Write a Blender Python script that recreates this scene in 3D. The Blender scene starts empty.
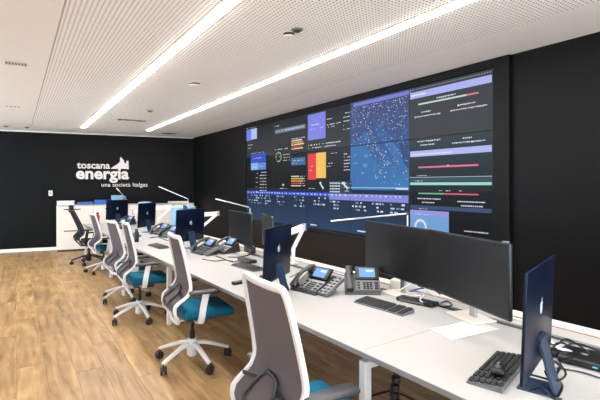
import bpy, bmesh, math, random
from mathutils import Vector, Matrix
random.seed(7)
PI = math.pi
scene = bpy.context.scene
C = scene.collection

# ------------------------------------------------------------------ camera
F_PX, HZ, VPX = 431.7, 184.5, 15.5
TH = math.atan((300 - VPX) / F_PX)
ST, CT = math.sin(TH), math.cos(TH)
CAM_Z, CEIL = 1.62, 2.916
cam_d = bpy.data.cameras.new('camera')
cam = bpy.data.objects.new('camera', cam_d)
C.objects.link(cam)
cam.location = (0, 0, CAM_Z)
cam.rotation_euler = (PI / 2, 0, -TH)
cam_d.sensor_width = 36
cam_d.lens = F_PX / 600 * 36
cam_d.shift_y = -(200 - HZ) / 600
cam_d.clip_start = 0.05
scene.camera = cam

# ------------------------------------------------------------------ world, view
w = bpy.data.worlds.new('daylight')
scene.world = w
w.use_nodes = True
w.node_tree.nodes['Background'].inputs[0].default_value = (0.72, 0.86, 1.0, 1)
w.node_tree.nodes['Background'].inputs[1].default_value = 8.0
scene.view_settings.view_transform = 'Standard'
scene.view_settings.look = 'None'
scene.view_settings.gamma = 1
scene.view_settings.use_curve_mapping = False
scene.view_settings.exposure = 0.34
scene.cycles.max_bounces = 8
scene.cycles.diffuse_bounces = 5
scene.cycles.sample_clamp_indirect = 6
STRIP_POWER = 48.0


# ------------------------------------------------------------------ geometry of the place
def ray(x):
    k = (x - 300) / F_PX
    return Vector((ST + k * CT, CT - k * ST))


def atd(x, d, y=None, z=None):
    """point at camera depth d on image column x; height from image row y or given z"""
    r = ray(x) * d
    if z is None:
        z = CAM_Z - (y - HZ) * d / F_PX
    return Vector((r.x, r.y, z))


def P(x, y, z=0.0):
    """point at height z seen at pixel x, y"""
    return atd(x, (CAM_Z - z) * F_PX / (y - HZ), z=z)


DESK_Z = 0.74


def edge_x(Y):
    return 1.573 - 0.030 * Y


DESK_ROT = math.atan(0.030)


# ------------------------------------------------------------------ materials
def lin(c):
    c = c / 255.0
    return c / 12.92 if c <= 0.04045 else ((c + 0.055) / 1.055) ** 2.4


def rgb(r, g, b):
    return (lin(r), lin(g), lin(b), 1)


MATS = {}


def mat(name, col, rough=0.5, metal=0.0, spec=0.5, noise=0.0, nscale=20.0, bump=0.0, bscale=200.0, coat=0.0):
    if name in MATS:
        return MATS[name]
    m = bpy.data.materials.new(name)
    m.use_nodes = True
    nt = m.node_tree
    b = nt.nodes['Principled BSDF']
    b.inputs['Base Color'].default_value = rgb(*col)
    b.inputs['Roughness'].default_value = rough
    b.inputs['Metallic'].default_value = metal
    b.inputs['Specular IOR Level'].default_value = spec
    b.inputs['Coat Weight'].default_value = coat
    tc = nt.nodes.new('ShaderNodeTexCoord')
    if noise > 0:
        n = nt.nodes.new('ShaderNodeTexNoise')
        n.inputs['Scale'].default_value = nscale
        n.inputs['Detail'].default_value = 4
        nt.links.new(tc.outputs['Object'], n.inputs['Vector'])
        mx = nt.nodes.new('ShaderNodeMix')
        mx.data_type = 'RGBA'
        c = rgb(*col)
        mx.inputs[6].default_value = tuple(max(0, v * (1 - noise)) for v in c[:3]) + (1,)
        mx.inputs[7].default_value = tuple(min(1, v * (1 + noise)) for v in c[:3]) + (1,)
        nt.links.new(n.outputs['Fac'], mx.inputs[0])
        nt.links.new(mx.outputs[2], b.inputs['Base Color'])
    if bump > 0:
        n2 = nt.nodes.new('ShaderNodeTexNoise')
        n2.inputs['Scale'].default_value = bscale
        nt.links.new(tc.outputs['Object'], n2.inputs['Vector'])
        bp = nt.nodes.new('ShaderNodeBump')
        bp.inputs['Strength'].default_value = bump
        bp.inputs['Distance'].default_value = 0.002
        nt.links.new(n2.outputs['Fac'], bp.inputs['Height'])
        nt.links.new(bp.outputs['Normal'], b.inputs['Normal'])
    MATS[name] = m
    return m


def emit(name, col, strength=1.0):
    if name in MATS:
        return MATS[name]
    m = bpy.data.materials.new(name)
    m.use_nodes = True
    nt = m.node_tree
    b = nt.nodes['Principled BSDF']
    b.inputs['Base Color'].default_value = (0.002, 0.002, 0.002, 1)
    b.inputs['Roughness'].default_value = 0.5
    b.inputs['Specular IOR Level'].default_value = 0.1
    b.inputs['Emission Color'].default_value = rgb(*col)
    b.inputs['Emission Strength'].default_value = strength
    MATS[name] = m
    return m


def wood_floor():
    m = bpy.data.materials.new('oak_floor')
    m.use_nodes = True
    nt = m.node_tree
    b = nt.nodes['Principled BSDF']
    tc = nt.nodes.new('ShaderNodeTexCoord')
    oi = nt.nodes.new('ShaderNodeObjectInfo')
    add = nt.nodes.new('ShaderNodeVectorMath')
    add.operation = 'ADD'
    sc = nt.nodes.new('ShaderNodeVectorMath')
    sc.operation = 'SCALE'
    comb = nt.nodes.new('ShaderNodeCombineXYZ')
    for i in range(3):
        nt.links.new(oi.outputs['Random'], comb.inputs[i])
    nt.links.new(comb.outputs[0], sc.inputs[0])
    sc.inputs['Scale'].default_value = 37.0
    nt.links.new(tc.outputs['Object'], add.inputs[0])
    nt.links.new(sc.outputs[0], add.inputs[1])
    mp = nt.nodes.new('ShaderNodeMapping')
    mp.inputs['Scale'].default_value = (9, 0.9, 9)
    nt.links.new(add.outputs[0], mp.inputs['Vector'])
    n = nt.nodes.new('ShaderNodeTexNoise')
    n.inputs['Scale'].default_value = 1.6
    n.inputs['Detail'].default_value = 6
    n.inputs['Roughness'].default_value = 0.6
    n.inputs['Distortion'].default_value = 0.6
    nt.links.new(mp.outputs[0], n.inputs['Vector'])
    cr = nt.nodes.new('ShaderNodeValToRGB')
    e = cr.color_ramp.elements
    e[0].position, e[0].color = 0.28, rgb(140, 102, 62)
    e[1].position, e[1].color = 0.72, rgb(212, 176, 128)
    k = cr.color_ramp.elements.new(0.5)
    k.color = rgb(188, 148, 98)
    nt.links.new(n.outputs['Fac'], cr.inputs[0])
    # knots and cloudy patches
    n2 = nt.nodes.new('ShaderNodeTexNoise')
    n2.inputs['Scale'].default_value = 3.0
    n2.inputs['Detail'].default_value = 3
    nt.links.new(add.outputs[0], n2.inputs['Vector'])
    mr = nt.nodes.new('ShaderNodeMapRange')
    mr.inputs[1].default_value, mr.inputs[2].default_value = 0.35, 0.7
    mr.inputs[3].default_value, mr.inputs[4].default_value = 0.82, 1.12
    nt.links.new(n2.outputs['Fac'], mr.inputs[0])
    mr2 = nt.nodes.new('ShaderNodeMapRange')
    mr2.inputs[3].default_value, mr2.inputs[4].default_value = 0.69, 0.9
    nt.links.new(oi.outputs['Random'], mr2.inputs[0])
    mul = nt.nodes.new('ShaderNodeMath')
    mul.operation = 'MULTIPLY'
    nt.links.new(mr.outputs[0], mul.inputs[0])
    nt.links.new(mr2.outputs[0], mul.inputs[1])
    vm = nt.nodes.new('ShaderNodeVectorMath')
    vm.operation = 'SCALE'
    nt.links.new(cr.outputs[0], vm.inputs[0])
    nt.links.new(mul.outputs[0], vm.inputs['Scale'])
    nt.links.new(vm.outputs[0], b.inputs['Base Color'])
    b.inputs['Roughness'].default_value = 0.42
    b.inputs['Specular IOR Level'].default_value = 0.4
    bp = nt.nodes.new('ShaderNodeBump')
    bp.inputs['Strength'].default_value = 0.08
    bp.inputs['Distance'].default_value = 0.002
    nt.links.new(n.outputs['Fac'], bp.inputs['Height'])
    nt.links.new(bp.outputs['Normal'], b.inputs['Normal'])
    return m


def perforated():
    m = bpy.data.materials.new('perforated_plasterboard')
    m.use_nodes = True
    nt = m.node_tree
    b = nt.nodes['Principled BSDF']
    tc = nt.nodes.new('ShaderNodeTexCoord')
    sp = nt.nodes.new('ShaderNodeSeparateXYZ')
    nt.links.new(tc.outputs['Object'], sp.inputs[0])
    sq = []
    for ax in (0, 1):
        d = nt.nodes.new('ShaderNodeMath'); d.operation = 'DIVIDE'; d.inputs[1].default_value = 0.034
        nt.links.new(sp.outputs[ax], d.inputs[0])
        f = nt.nodes.new('ShaderNodeMath'); f.operation = 'FRACT'
        nt.links.new(d.outputs[0], f.inputs[0])
        s = nt.nodes.new('ShaderNodeMath'); s.operation = 'SUBTRACT'; s.inputs[1].default_value = 0.5
        nt.links.new(f.outputs[0], s.inputs[0])
        p = nt.nodes.new('ShaderNodeMath'); p.operation = 'MULTIPLY'
        nt.links.new(s.outputs[0], p.inputs[0]); nt.links.new(s.outputs[0], p.inputs[1])
        sq.append(p)
    a = nt.nodes.new('ShaderNodeMath'); a.operation = 'ADD'
    nt.links.new(sq[0].outputs[0], a.inputs[0]); nt.links.new(sq[1].outputs[0], a.inputs[1])
    lt = nt.nodes.new('ShaderNodeMath'); lt.operation = 'LESS_THAN'; lt.inputs[1].default_value = 0.20 ** 2
    nt.links.new(a.outputs[0], lt.inputs[0])
    mx = nt.nodes.new('ShaderNodeMix'); mx.data_type = 'RGBA'
    mx.inputs[6].default_value = rgb(248, 245, 241)
    mx.inputs[7].default_value = rgb(122, 104, 86)
    nt.links.new(lt.outputs[0], mx.inputs[0])
    nt.links.new(mx.outputs[2], b.inputs['Base Color'])
    b.inputs['Roughness'].default_value = 0.75
    return m


M_FLOOR = wood_floor()
M_PERF = perforated()
M_CEIL = mat('ceiling_paint', (244, 240, 234), 0.5, noise=0.02, nscale=3)
M_BLACKWALL = mat('black_wall_paint', (7, 7, 7), 0.55, spec=0.14, noise=0.15, nscale=6, bump=0.15, bscale=120)
M_FRAME = mat('black_cladding', (10, 9, 9), 0.55, spec=0.15, noise=0.1, nscale=5)
M_BROWNBLK = mat('dark_brown_panel', (21, 15, 12), 0.5, spec=0.25, noise=0.2, nscale=8)
M_WHITEWALL = mat('white_wall_paint', (232, 228, 220), 0.7, noise=0.03, nscale=4)
M_SKIRT = mat('white_skirting', (236, 234, 230), 0.4, noise=0.03, nscale=9)
M_DESK = mat('white_laminate', (180, 177, 172), 0.33, noise=0.015, nscale=30)
M_EDGE = mat('grey_edge_band', (128, 128, 130), 0.45, noise=0.05, nscale=40)
M_WOODTRIM = mat('oak_trim', (150, 104, 62), 0.5, noise=0.25, nscale=30)
M_CREAM = mat('cream_laminate', (226, 217, 204), 0.45, noise=0.03, nscale=20)
M_WHITEMET = mat('white_powder_coat', (216, 214, 211), 0.38, noise=0.02, nscale=30)
M_CHWHITE = mat('white_chair_plastic', (214, 212, 211), 0.35, noise=0.02, nscale=25)
M_BLACK = mat('black_plastic', (20, 20, 21), 0.4, noise=0.1, nscale=50)
M_DKGREY = mat('dark_grey_plastic', (52, 52, 54), 0.42, noise=0.08, nscale=50)
M_MIDGREY = mat('grey_plastic', (120, 120, 122), 0.4, noise=0.06, nscale=50)
M_PAD = mat('arm_pad_rubber', (44, 44, 46), 0.36, noise=0.08, nscale=40)
M_TEAL = mat('teal_fabric', (6, 92, 120), 0.85, spec=0.2, noise=0.18, nscale=160, bump=0.4, bscale=500)
M_MESH = mat('mauve_mesh_fabric', (94, 85, 88), 0.8, spec=0.2, noise=0.12, nscale=220, bump=0.5, bscale=600)
M_BLKMESH = mat('black_mesh_fabric', (34, 33, 34), 0.8, spec=0.2, noise=0.15, nscale=220)
M_SCREENBLK = mat('black_glass_screen', (14, 14, 15), 0.35, spec=0.35, noise=0.05, nscale=6)
M_BEZEL = mat('black_bezel', (12, 12, 13), 0.35, noise=0.1, nscale=30)
M_BLUE = mat('blue_anodised_metal', (6, 18, 44), 0.38, metal=0.45, noise=0.05, nscale=15)
M_LBLUE = mat('pale_blue_metal', (58, 76, 104), 0.35, metal=0.6, noise=0.05, nscale=15)
M_LOGO = mat('silver_emblem', (200, 214, 230), 0.3, metal=0.2, noise=0.03, nscale=30)
M_ALU = mat('aluminium', (178, 178, 180), 0.35, metal=0.8, noise=0.05, nscale=30)
M_PALEBLUE = mat('pale_blue_plastic', (116, 160, 190), 0.5, noise=0.06, nscale=14)
M_BOXBLUE = mat('blue_card', (40, 104, 176), 0.6, noise=0.08, nscale=20)
M_BOXNAVY = mat('navy_card', (60, 84, 140), 0.6, noise=0.08, nscale=20)
M_BOXWHITE = mat('white_card', (222, 220, 226), 0.6, noise=0.04, nscale=20)
M_RED = mat('red_bottle_lacquer', (196, 34, 28), 0.25, noise=0.08, nscale=20)
M_LETTER = mat('white_sign_acrylic', (222, 214, 208), 0.5, noise=0.02, nscale=20)
M_SHEET = mat('pale_sheet', (212, 212, 211), 0.8, noise=0.01, nscale=30)
M_BLUECABLE = mat('blue_cable_sheath', (30, 70, 150), 0.5, noise=0.08, nscale=60)
M_KEY = mat('keycap', (46, 46, 48), 0.45, noise=0.1, nscale=60)
M_SILVER = mat('silver_plastic', (112, 113, 115), 0.35, metal=0.3, noise=0.06, nscale=40)
M_STRIP = emit('led_diffuser', (250, 248, 247), STRIP_POWER)
M_LCD = emit('phone_lcd', (130, 178, 232), 0.9)
M_LCDW = emit('phone_lcd_text', (225, 240, 255), 0.95)
M_LEDB = emit('led_cyan', (60, 190, 230), 1.5)


# ------------------------------------------------------------------ mesh builder
class B:
    def __init__(self):
        self.bm = bmesh.new()

    def _tag(self, faces, mi):
        for f in faces:
            f.material_index = mi

    def box(self, c, s, rot=None, bevel=0.0, seg=2, mi=0):
        r = bmesh.ops.create_cube(self.bm, size=1.0)
        vs = r['verts']
        bmesh.ops.scale(self.bm, vec=Vector(s), verts=vs)
        if bevel > 0:
            es = list({e for v in vs for e in v.link_edges})
            rb = bmesh.ops.bevel(self.bm, geom=es, offset=bevel, segments=seg, affect='EDGES', profile=0.5)
            vs = list({v for f in rb['faces'] for v in f.verts})
        m = Matrix.Translation(Vector(c))
        if rot is not None:
            m = m @ rot
        bmesh.ops.transform(self.bm, matrix=m, verts=vs)
        self._tag({f for v in vs for f in v.link_faces}, mi)
        return self

    def prism(self, pts, a, b, frame=None, mi=0):
        """polygon pts (u,v) extruded from w=a to w=b; frame maps (u,v,w) to local"""
        fr = frame or (lambda u, v, w_: (u, v, w_))
        lo = [self.bm.verts.new(fr(u, v, a)) for u, v in pts]
        hi = [self.bm.verts.new(fr(u, v, b)) for u, v in pts]
        n = len(pts)
        fs = []
        try:
            fs.append(self.bm.faces.new(lo[::-1]))
            fs.append(self.bm.faces.new(hi))
        except ValueError:
            pass
        for i in range(n):
            fs.append(self.bm.faces.new((lo[i], lo[(i + 1) % n], hi[(i + 1) % n], hi[i])))
        self._tag(fs, mi)
        return self

    def lathe(self, prof, c=(0, 0, 0), n=16, mi=0, axis='z'):
        rings = []
        c = Vector(c)
        for r, z in prof:
            ring = []
            for i in range(n):
                a = 2 * PI * i / n
                if axis == 'z':
                    p = Vector((r * math.cos(a), r * math.sin(a), z))
                elif axis == 'y':
                    p = Vector((r * math.cos(a), z, r * math.sin(a)))
                else:
                    p = Vector((z, r * math.cos(a), r * math.sin(a)))
                ring.append(self.bm.verts.new(c + p))
            rings.append(ring)
        fs = []
        for j in range(len(rings) - 1):
            for i in range(n):
                fs.append(self.bm.faces.new((rings[j][i], rings[j][(i + 1) % n], rings[j + 1][(i + 1) % n], rings[j + 1][i])))
        fs.append(self.bm.faces.new(rings[0][::-1]))
        fs.append(self.bm.faces.new(rings[-1]))
        self._tag(fs, mi)
        return self

    def sweep(self, path, a, b=None, n=8, up=(0, 0, 1), closed=False, mi=0, power=2.0, taper=None):
        """sweep of an ellipse / superellipse section with half sizes a (side) and b (up)"""
        b = a if b is None else b
        path = [Vector(p) for p in path]
        N = len(path)
        rings = []
        up = Vector(up)
        for i, p in enumerate(path):
            if closed:
                t = path[(i + 1) % N] - path[i - 1]
            else:
                t = path[min(i + 1, N - 1)] - path[max(i - 1, 0)]
            t.normalize()
            s = t.cross(up)
            if s.length < 1e-3:
                s = t.cross(Vector((0, 1, 0.01)))
            s.normalize()
            u = s.cross(t).normalized()
            k = taper(i / max(1, N - 1)) if taper else 1.0
            ring = []
            for j in range(n):
                an = 2 * PI * (j + 0.5) / n
                ca, sa = math.cos(an), math.sin(an)
                ca = math.copysign(abs(ca) ** (2 / power), ca)
                sa = math.copysign(abs(sa) ** (2 / power), sa)
                ring.append(self.bm.verts.new(p + s * (a * k * ca) + u * (b * k * sa)))
            rings.append(ring)
        fs = []
        for i in range(N if closed else N - 1):
            r0, r1 = rings[i], rings[(i + 1) % N]
            for j in range(n):
                fs.append(self.bm.faces.new((r0[j], r0[(j + 1) % n], r1[(j + 1) % n], r1[j])))
        if not closed:
            fs.append(self.bm.faces.new(rings[0][::-1]))
            fs.append(self.bm.faces.new(rings[-1]))
        self._tag(fs, mi)
        return self

    def slab(self, grid, off):
        """closed slab from a grid of points, second side shifted by off"""
        off = Vector(off)
        R, K = len(grid), len(grid[0])
        A = [[self.bm.verts.new(Vector(p)) for p in row] for row in grid]
        D = [[self.bm.verts.new(Vector(p) + off) for p in row] for row in grid]
        for i in range(R - 1):
            for j in range(K - 1):
                self.bm.faces.new((A[i][j], A[i][j + 1], A[i + 1][j + 1], A[i + 1][j]))
                self.bm.faces.new((D[i][j], D[i + 1][j], D[i + 1][j + 1], D[i][j + 1]))
        for i in range(R - 1):
            self.bm.faces.new((A[i][0], A[i + 1][0], D[i + 1][0], D[i][0]))
            self.bm.faces.new((A[i][-1], D[i][-1], D[i + 1][-1], A[i + 1][-1]))
        for j in range(K - 1):
            self.bm.faces.new((A[0][j], D[0][j], D[0][j + 1], A[0][j + 1]))
            self.bm.faces.new((A[-1][j], A[-1][j + 1], D[-1][j + 1], D[-1][j]))
        return self

    def quad(self, pts, mi=0):
        f = self.bm.faces.new([self.bm.verts.new(Vector(p)) for p in pts])
        f.material_index = mi
        return self

    def build(self, name, m, parent=None, loc=None, smooth=True, angle=38, fix=True):
        if fix:
            bmesh.ops.recalc_face_normals(self.bm, faces=self.bm.faces[:])
        me = bpy.data.meshes.new(name)
        self.bm.to_mesh(me)
        self.bm.free()
        for mm in (m if isinstance(m, (list, tuple)) else [m]):
            me.materials.append(mm)
        if smooth:
            me.polygons.foreach_set('use_smooth', [True] * len(me.polygons))
            me.set_sharp_from_angle(angle=math.radians(angle))
        o = bpy.data.objects.new(name, me)
        C.objects.link(o)
        if parent:
            o.parent = parent
        if loc is not None:
            o.location = loc
        return o


def crom(pts, n=5, closed=False):
    pts = [Vector(p) for p in pts]
    N = len(pts)
    out = []
    rng = range(N) if closed else range(N - 1)
    for i in rng:
        if closed:
            p0, p1, p2, p3 = pts[i - 1], pts[i], pts[(i + 1) % N], pts[(i + 2) % N]
        else:
            p0, p1, p2, p3 = pts[max(i - 1, 0)], pts[i], pts[i + 1], pts[min(i + 2, N - 1)]
        for k in range(n):
            t = k / n
            out.append(0.5 * ((2 * p1) + (p2 - p0) * t + (2 * p0 - 5 * p1 + 4 * p2 - p3) * t * t + (3 * p1 - p0 - 3 * p2 + p3) * t ** 3))
    if not closed:
        out.append(pts[-1])
    return out


def tag(o, label, cat, group=None):
    o['label'] = label
    o['category'] = cat
    if group:
        o['group'] = group
    return o


def thing(name, label, cat, loc=(0, 0, 0), rz=0.0, group=None):
    o = bpy.data.objects.new(name, None)
    o.empty_display_size = 0.1
    C.objects.link(o)
    o.location = loc
    o.rotation_euler = (0, 0, rz)
    return tag(o, label, cat, group)


def struct(o):
    o['kind'] = 'structure'
    return o


def copy_tree(o, parent=None):
    c = o.copy()
    C.objects.link(c)
    c.parent = parent
    for ch in list(o.children):
        copy_tree(ch, c)
    return c


def bxo(name, x0, x1, y0, y1, z0, z1, m, parent=None):
    b = B()
    b.box(((x0 + x1) / 2, (y0 + y1) / 2, (z0 + z1) / 2), (x1 - x0, y1 - y0, z1 - z0))
    return b.build(name, m, parent, smooth=False)


# ================================================================== SETTING
XL, XR, YN, YF = -3.6, 4.13, -2.6, 12.9
BW0, BW1 = Vector((XR, 11.66)), Vector((-0.30, 12.48))       # back wall line
BWD = (BW1 - BW0).normalized()
BWN = Vector((BWD.y, -BWD.x)) if BWD.y * 0 - BWD.x * -1 < 0 else Vector((-BWD.y, BWD.x))
if BWN.y > 0:
    BWN = -BWN                                                 # points into the room


def on_back(x, y, off=0.0):
    """point on the back wall (off metres in front of it) seen at pixel"""
    r = ray(x)
    q = BW0 + BWN * off
    d = (q - Vector((0, 0))).dot(BWN) / r.dot(BWN)
    return Vector((r.x * d, r.y * d, CAM_Z - (y - HZ) * d / F_PX))


# floor: base slab and single planks
floor = struct(bxo('floor', XL, XR + 0.1, YN, YF, -0.1, -0.004, M_FLOOR))
PW, PL = 0.215, 1.62
pm = None
row = 0
x = -1.5
while x < XR - 0.02:
    off = (row * 0.617) % 1.0
    y = 0.2 - off * PL
    while y < 12.4:
        if y + PL > 0.6:
            if pm is None:
                b = B()
                b.box((0, 0, -0.004), (PW - 0.003, PL - 0.003, 0.008), bevel=0.0015, seg=1)
                o = b.build('plank', M_FLOOR, floor, smooth=False)
                pm = o.data
            else:
                o = bpy.data.objects.new('plank', pm)
                C.objects.link(o)
                o.parent = floor
            o.location = (x + PW / 2, y + PL / 2, 0)
        y += PL
    x += PW
    row += 1

# ceiling: plain fields and the perforated raft
PX0, PX1 = 0.302, 3.43
ceiling = struct(bxo('ceiling', XL, XR + 0.1, YN, YF, CEIL + 0.002, CEIL + 0.12, M_CEIL))
bxo('plain_border', PX1, XR + 0.02, YN, YF, CEIL - 0.001, CEIL + 0.006, M_CEIL, ceiling)
bxo('perforated_field', PX0, PX1, YN, 11.3, CEIL - 0.002, CEIL + 0.006, M_PERF, ceiling)
bxo('shadow_gap_strip', PX0 - 0.012, PX0, YN, 11.3, CEIL - 0.001, CEIL + 0.006, mat('ceiling_joint', (176, 160, 142), 0.7, noise=0.05), ceiling)

# walls
def wall_back():
    b = B()
    e0 = BW0 - BWD * 0.15
    e1 = BW0 + BWD * 8.2
    t = -BWN * 0.15
    pts = [(e0.x, e0.y), (e1.x, e1.y), (e1.x + t.x, e1.y + t.y), (e0.x + t.x, e0.y + t.y)]
    b.prism(pts, 0, CEIL)
    return struct(b.build('wall_back', M_BLACKWALL, smooth=False))


wall_back()
b = B()
e0, e1 = BW0, BW0 + BWD * 8.0
t = BWN * 0.014
b.prism([(e0.x, e0.y), (e1.x, e1.y), (e1.x + t.x, e1.y + t.y), (e0.x + t.x, e0.y + t.y)], 0, 0.075)
struct(b.build('baseboard_back', M_SKIRT, smooth=False))
b = B()
b.prism([(e0.x, e0.y), (e1.x, e1.y), (e1.x + t.x, e1.y + t.y), (e0.x + t.x, e0.y + t.y)], CEIL - 0.022, CEIL)
struct(b.build('trim_1', M_SKIRT, smooth=False))

wr = struct(bxo('wall_right', XR, XR + 0.15, YN, 11.75, 0, CEIL + 0.001, M_BLACKWALL))
struct(bxo('baseboard_right', XR - 0.014, XR, YN, 11.6, 0, 0.08, M_SKIRT))

# left wall, out of frame, with the daylight windows that tint the ceiling
wb = B()
wins = [(5.4, 8.9), (9.2, 12.5)]
zs0, zs1 = 0.35, 2.7
wb.box((XL - 0.1, (YN + YF) / 2, zs0 / 2), (0.2, YF - YN, zs0))
wb.box((XL - 0.1, (YN + YF) / 2, (zs1 + CEIL) / 2), (0.2, YF - YN, CEIL - zs1))
ys = [YN] + [v for q in wins for v in q] + [YF]
for i in range(0, len(ys), 2):
    wb.box((XL - 0.1, (ys[i] + ys[i + 1]) / 2, (zs0 + zs1) / 2), (0.2, ys[i + 1] - ys[i], zs1 - zs0))
struct(wb.build('wall_left', M_WHITEWALL, smooth=False))
# wall behind the camera; its wide windows are added to brighten the ceiling
added_wins = [(-2.9, 0.3), (0.7, 3.9)]
wb = B()
xm, xw = (XL + XR + 0.1) / 2, XR + 0.1 - XL
wb.box((xm, YN - 0.1, zs0 / 2), (xw, 0.2, zs0))
wb.box((xm, YN - 0.1, (zs1 + CEIL) / 2), (xw, 0.2, CEIL - zs1))
xs_ = [XL] + [v for q in added_wins for v in q] + [XR + 0.1]
for i in range(0, len(xs_), 2):
    wb.box(((xs_[i] + xs_[i + 1]) / 2, YN - 0.1, (zs0 + zs1) / 2), (xs_[i + 1] - xs_[i], 0.2, zs1 - zs0))
struct(wb.build('wall_front', M_WHITEWALL, smooth=False))
gm = bpy.data.materials.new('window_glass')
gm.use_nodes = True
nt = gm.node_tree
for n in list(nt.nodes):
    nt.nodes.remove(n)
o_ = nt.nodes.new('ShaderNodeOutputMaterial')
mx = nt.nodes.new('ShaderNodeMixShader')
tr = nt.nodes.new('ShaderNodeBsdfTransparent')
gl = nt.nodes.new('ShaderNodeBsdfGlossy')
gl.inputs['Roughness'].default_value = 0.02
mx.inputs[0].default_value = 0.06
nt.links.new(tr.outputs[0], mx.inputs[1]); nt.links.new(gl.outputs[0], mx.inputs[2]); nt.links.new(mx.outputs[0], o_.inputs[0])
for i, (a, c) in enumerate(wins):
    fb = B()
    for yy in (a + 0.03, (a + c) / 2, c - 0.03):
        fb.box((XL - 0.08, yy, (zs0 + zs1) / 2), (0.07, 0.06, zs1 - zs0))
    for zz in (zs0 + 0.03, zs1 - 0.03):
        fb.box((XL - 0.08, (a + c) / 2, zz), (0.07, c - a, 0.06))
    f = struct(fb.build('window_%d' % (i + 1), M_SKIRT, smooth=False))
    bxo('pane', XL - 0.084, XL - 0.078, a + 0.05, c - 0.05, zs0 + 0.05, zs1 - 0.05, gm, f)

for i, (a, c) in enumerate(added_wins):
    fb = B()
    for xx in (a + 0.03, (a + c) / 2, c - 0.03):
        fb.box((xx, YN - 0.08, (zs0 + zs1) / 2), (0.06, 0.07, zs1 - zs0))
    for zz in (zs0 + 0.03, zs1 - 0.03):
        fb.box(((a + c) / 2, YN - 0.08, zz), (c - a, 0.07, 0.06))
    f = struct(fb.build('window_%d' % (i + 1 + len(wins)), M_SKIRT, smooth=False))  # added window, out of view, daylight for the ceiling
    bxo('pane', a + 0.05, c - 0.05, YN - 0.084, YN - 0.078, zs0 + 0.05, zs1 - 0.05, gm, f)

# ================================================================== CEILING FITTINGS
def strip_light(X, px_end, label):
    Y1 = P(px_end[0], px_end[1], CEIL).y
    Y0 = YN + 0.6
    t = thing('linear_ceiling_light', label, 'ceiling light', (X, Y0, CEIL), group='linear ceiling lights')
    L = Y1 - Y0
    b = B()
    for s in (-1, 1):
        b.box((s * 0.046, L / 2, -0.004), (0.012, L, 0.012))
    b.box((0, L + 0.005, -0.004), (0.104, 0.012, 0.012))
    b.box((0, -0.005, -0.004), (0.104, 0.012, 0.012))
    b.build('trim_profile', M_SKIRT, t, smooth=False)
    bxo('diffuser', -0.038, 0.038, 0.004, L - 0.004, -0.016, -0.001, M_STRIP, t)
    return t


strip_light(1.27, (83, 127), 'long white linear ceiling light nearer the plain ceiling, above the chairs')
strip_light(2.63, (148, 130), 'long white linear ceiling light nearer the screen wall, above the desk')


def ceil_disc(px, r, label, h=0.03):
    p = P(px[0], px[1], CEIL)
    t = thing('ceiling_sensor', label, 'sensor', (p.x, p.y, CEIL - 0.002))
    b = B()
    b.lathe([(r, 0), (r, -h * 0.5), (r * 0.85, -h), (0.002, -h * 1.05)], n=24)
    b.build('housing', M_SKIRT, t)
    b = B()
    pts = [(r * 1.05 * math.cos(a), r * 1.05 * math.sin(a)) for a in [math.radians(q) for q in range(170, 301, 10)]]
    b.sweep([(u, v, -h * 0.45) for u, v in pts], 0.006, 0.009, n=6)
    b.build('dark_slot', M_BLACK, t)  # black arc along the near side of the housing
    return t


ceil_disc((195, 83), 0.075, 'white round ceiling sensor with dark slot between the two light strips', 0.035)
ceil_disc((289, 33), 0.045, 'small white round ceiling sensor right of the second light strip', 0.03)


def small_ceiling(name, px, sx, sy, h, m, label, cat, rz=0.0, slats=0):
    p = P(px[0], px[1], CEIL)
    t = thing(name, label, cat, (p.x, p.y, CEIL - 0.002), rz)
    b = B()
    b.box((0, 0, -h / 2), (sx, sy, h), bevel=min(h, sx, sy) * 0.2, seg=1)
    b.build('frame', m, t, smooth=False)
    for k in range(slats):
        q = -sx / 2 + sx * (k + 0.5) / slats
        b = B()
        b.box((q, 0, -h - 0.003), (sx / slats * 0.45, sy * 0.8, 0.006))
        b.build('slat', M_MIDGREY, t, smooth=False)
    return t


small_ceiling('ceiling_vent', (16, 63), 0.2, 0.09, 0.008, M_CREAM, 'small slotted vent in the plain ceiling at far left', 'vent', 0.0, 7)
small_ceiling('ceiling_vent', (13, 106), 0.22, 0.07, 0.008, M_CREAM, 'small vent in the plain ceiling nearest the back wall corner of window light', 'vent', 0.0, 4)
small_ceiling('slot_diffuser', (134, 120), 0.46, 0.12, 0.012, M_MIDGREY, 'grey air slot diffuser in perforated ceiling between strip ends', 'diffuser', 0.0, 2)
small_ceiling('slot_diffuser', (169, 133.3), 0.36, 0.05, 0.012, M_DKGREY, 'thin dark air slot right beside the back wall', 'diffuser', 0.0, 1)
for px, lab in (((120, 119), 'tiny dark downlight left of the grey air diffuser'),
                ((150, 110.5), 'dark ceiling spot just beyond the grey air diffuser'),
                ((297, 29), 'tiny grey pin beside the small round ceiling sensor'),
                ((27, 127), 'tiny dark spot in ceiling corner by back wall, right one'),
                ((6, 126), 'tiny dark spot in ceiling corner by back wall, left one')):
    p = P(px[0], px[1], CEIL)
    t = thing('downlight', lab, 'downlight', (p.x, p.y, CEIL - 0.002))
    B().lathe([(0.05, 0), (0.05, -0.006), (0.038, -0.012), (0.036, -0.012)], n=16).build('trim_ring', M_MIDGREY, t)
    B().lathe([(0.034, -0.006), (0.03, -0.02), (0.02, -0.024)], n=16).build('lens', M_BLACK, t)

# ================================================================== VIDEO WALL
SX = 4.10                     # screen plane
SY0, SZ0, SW, SH = 8.29, 2.818, 1.136, 0.639


def scr(x, y):
    """pixel -> (column, row) coordinates on the video wall"""
    r = ray(x)
    d = SX / r.x
    return (SY0 - r.y * d) / SW, (SZ0 - (CAM_Z - (y - HZ) * d / F_PX)) / SH


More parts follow.
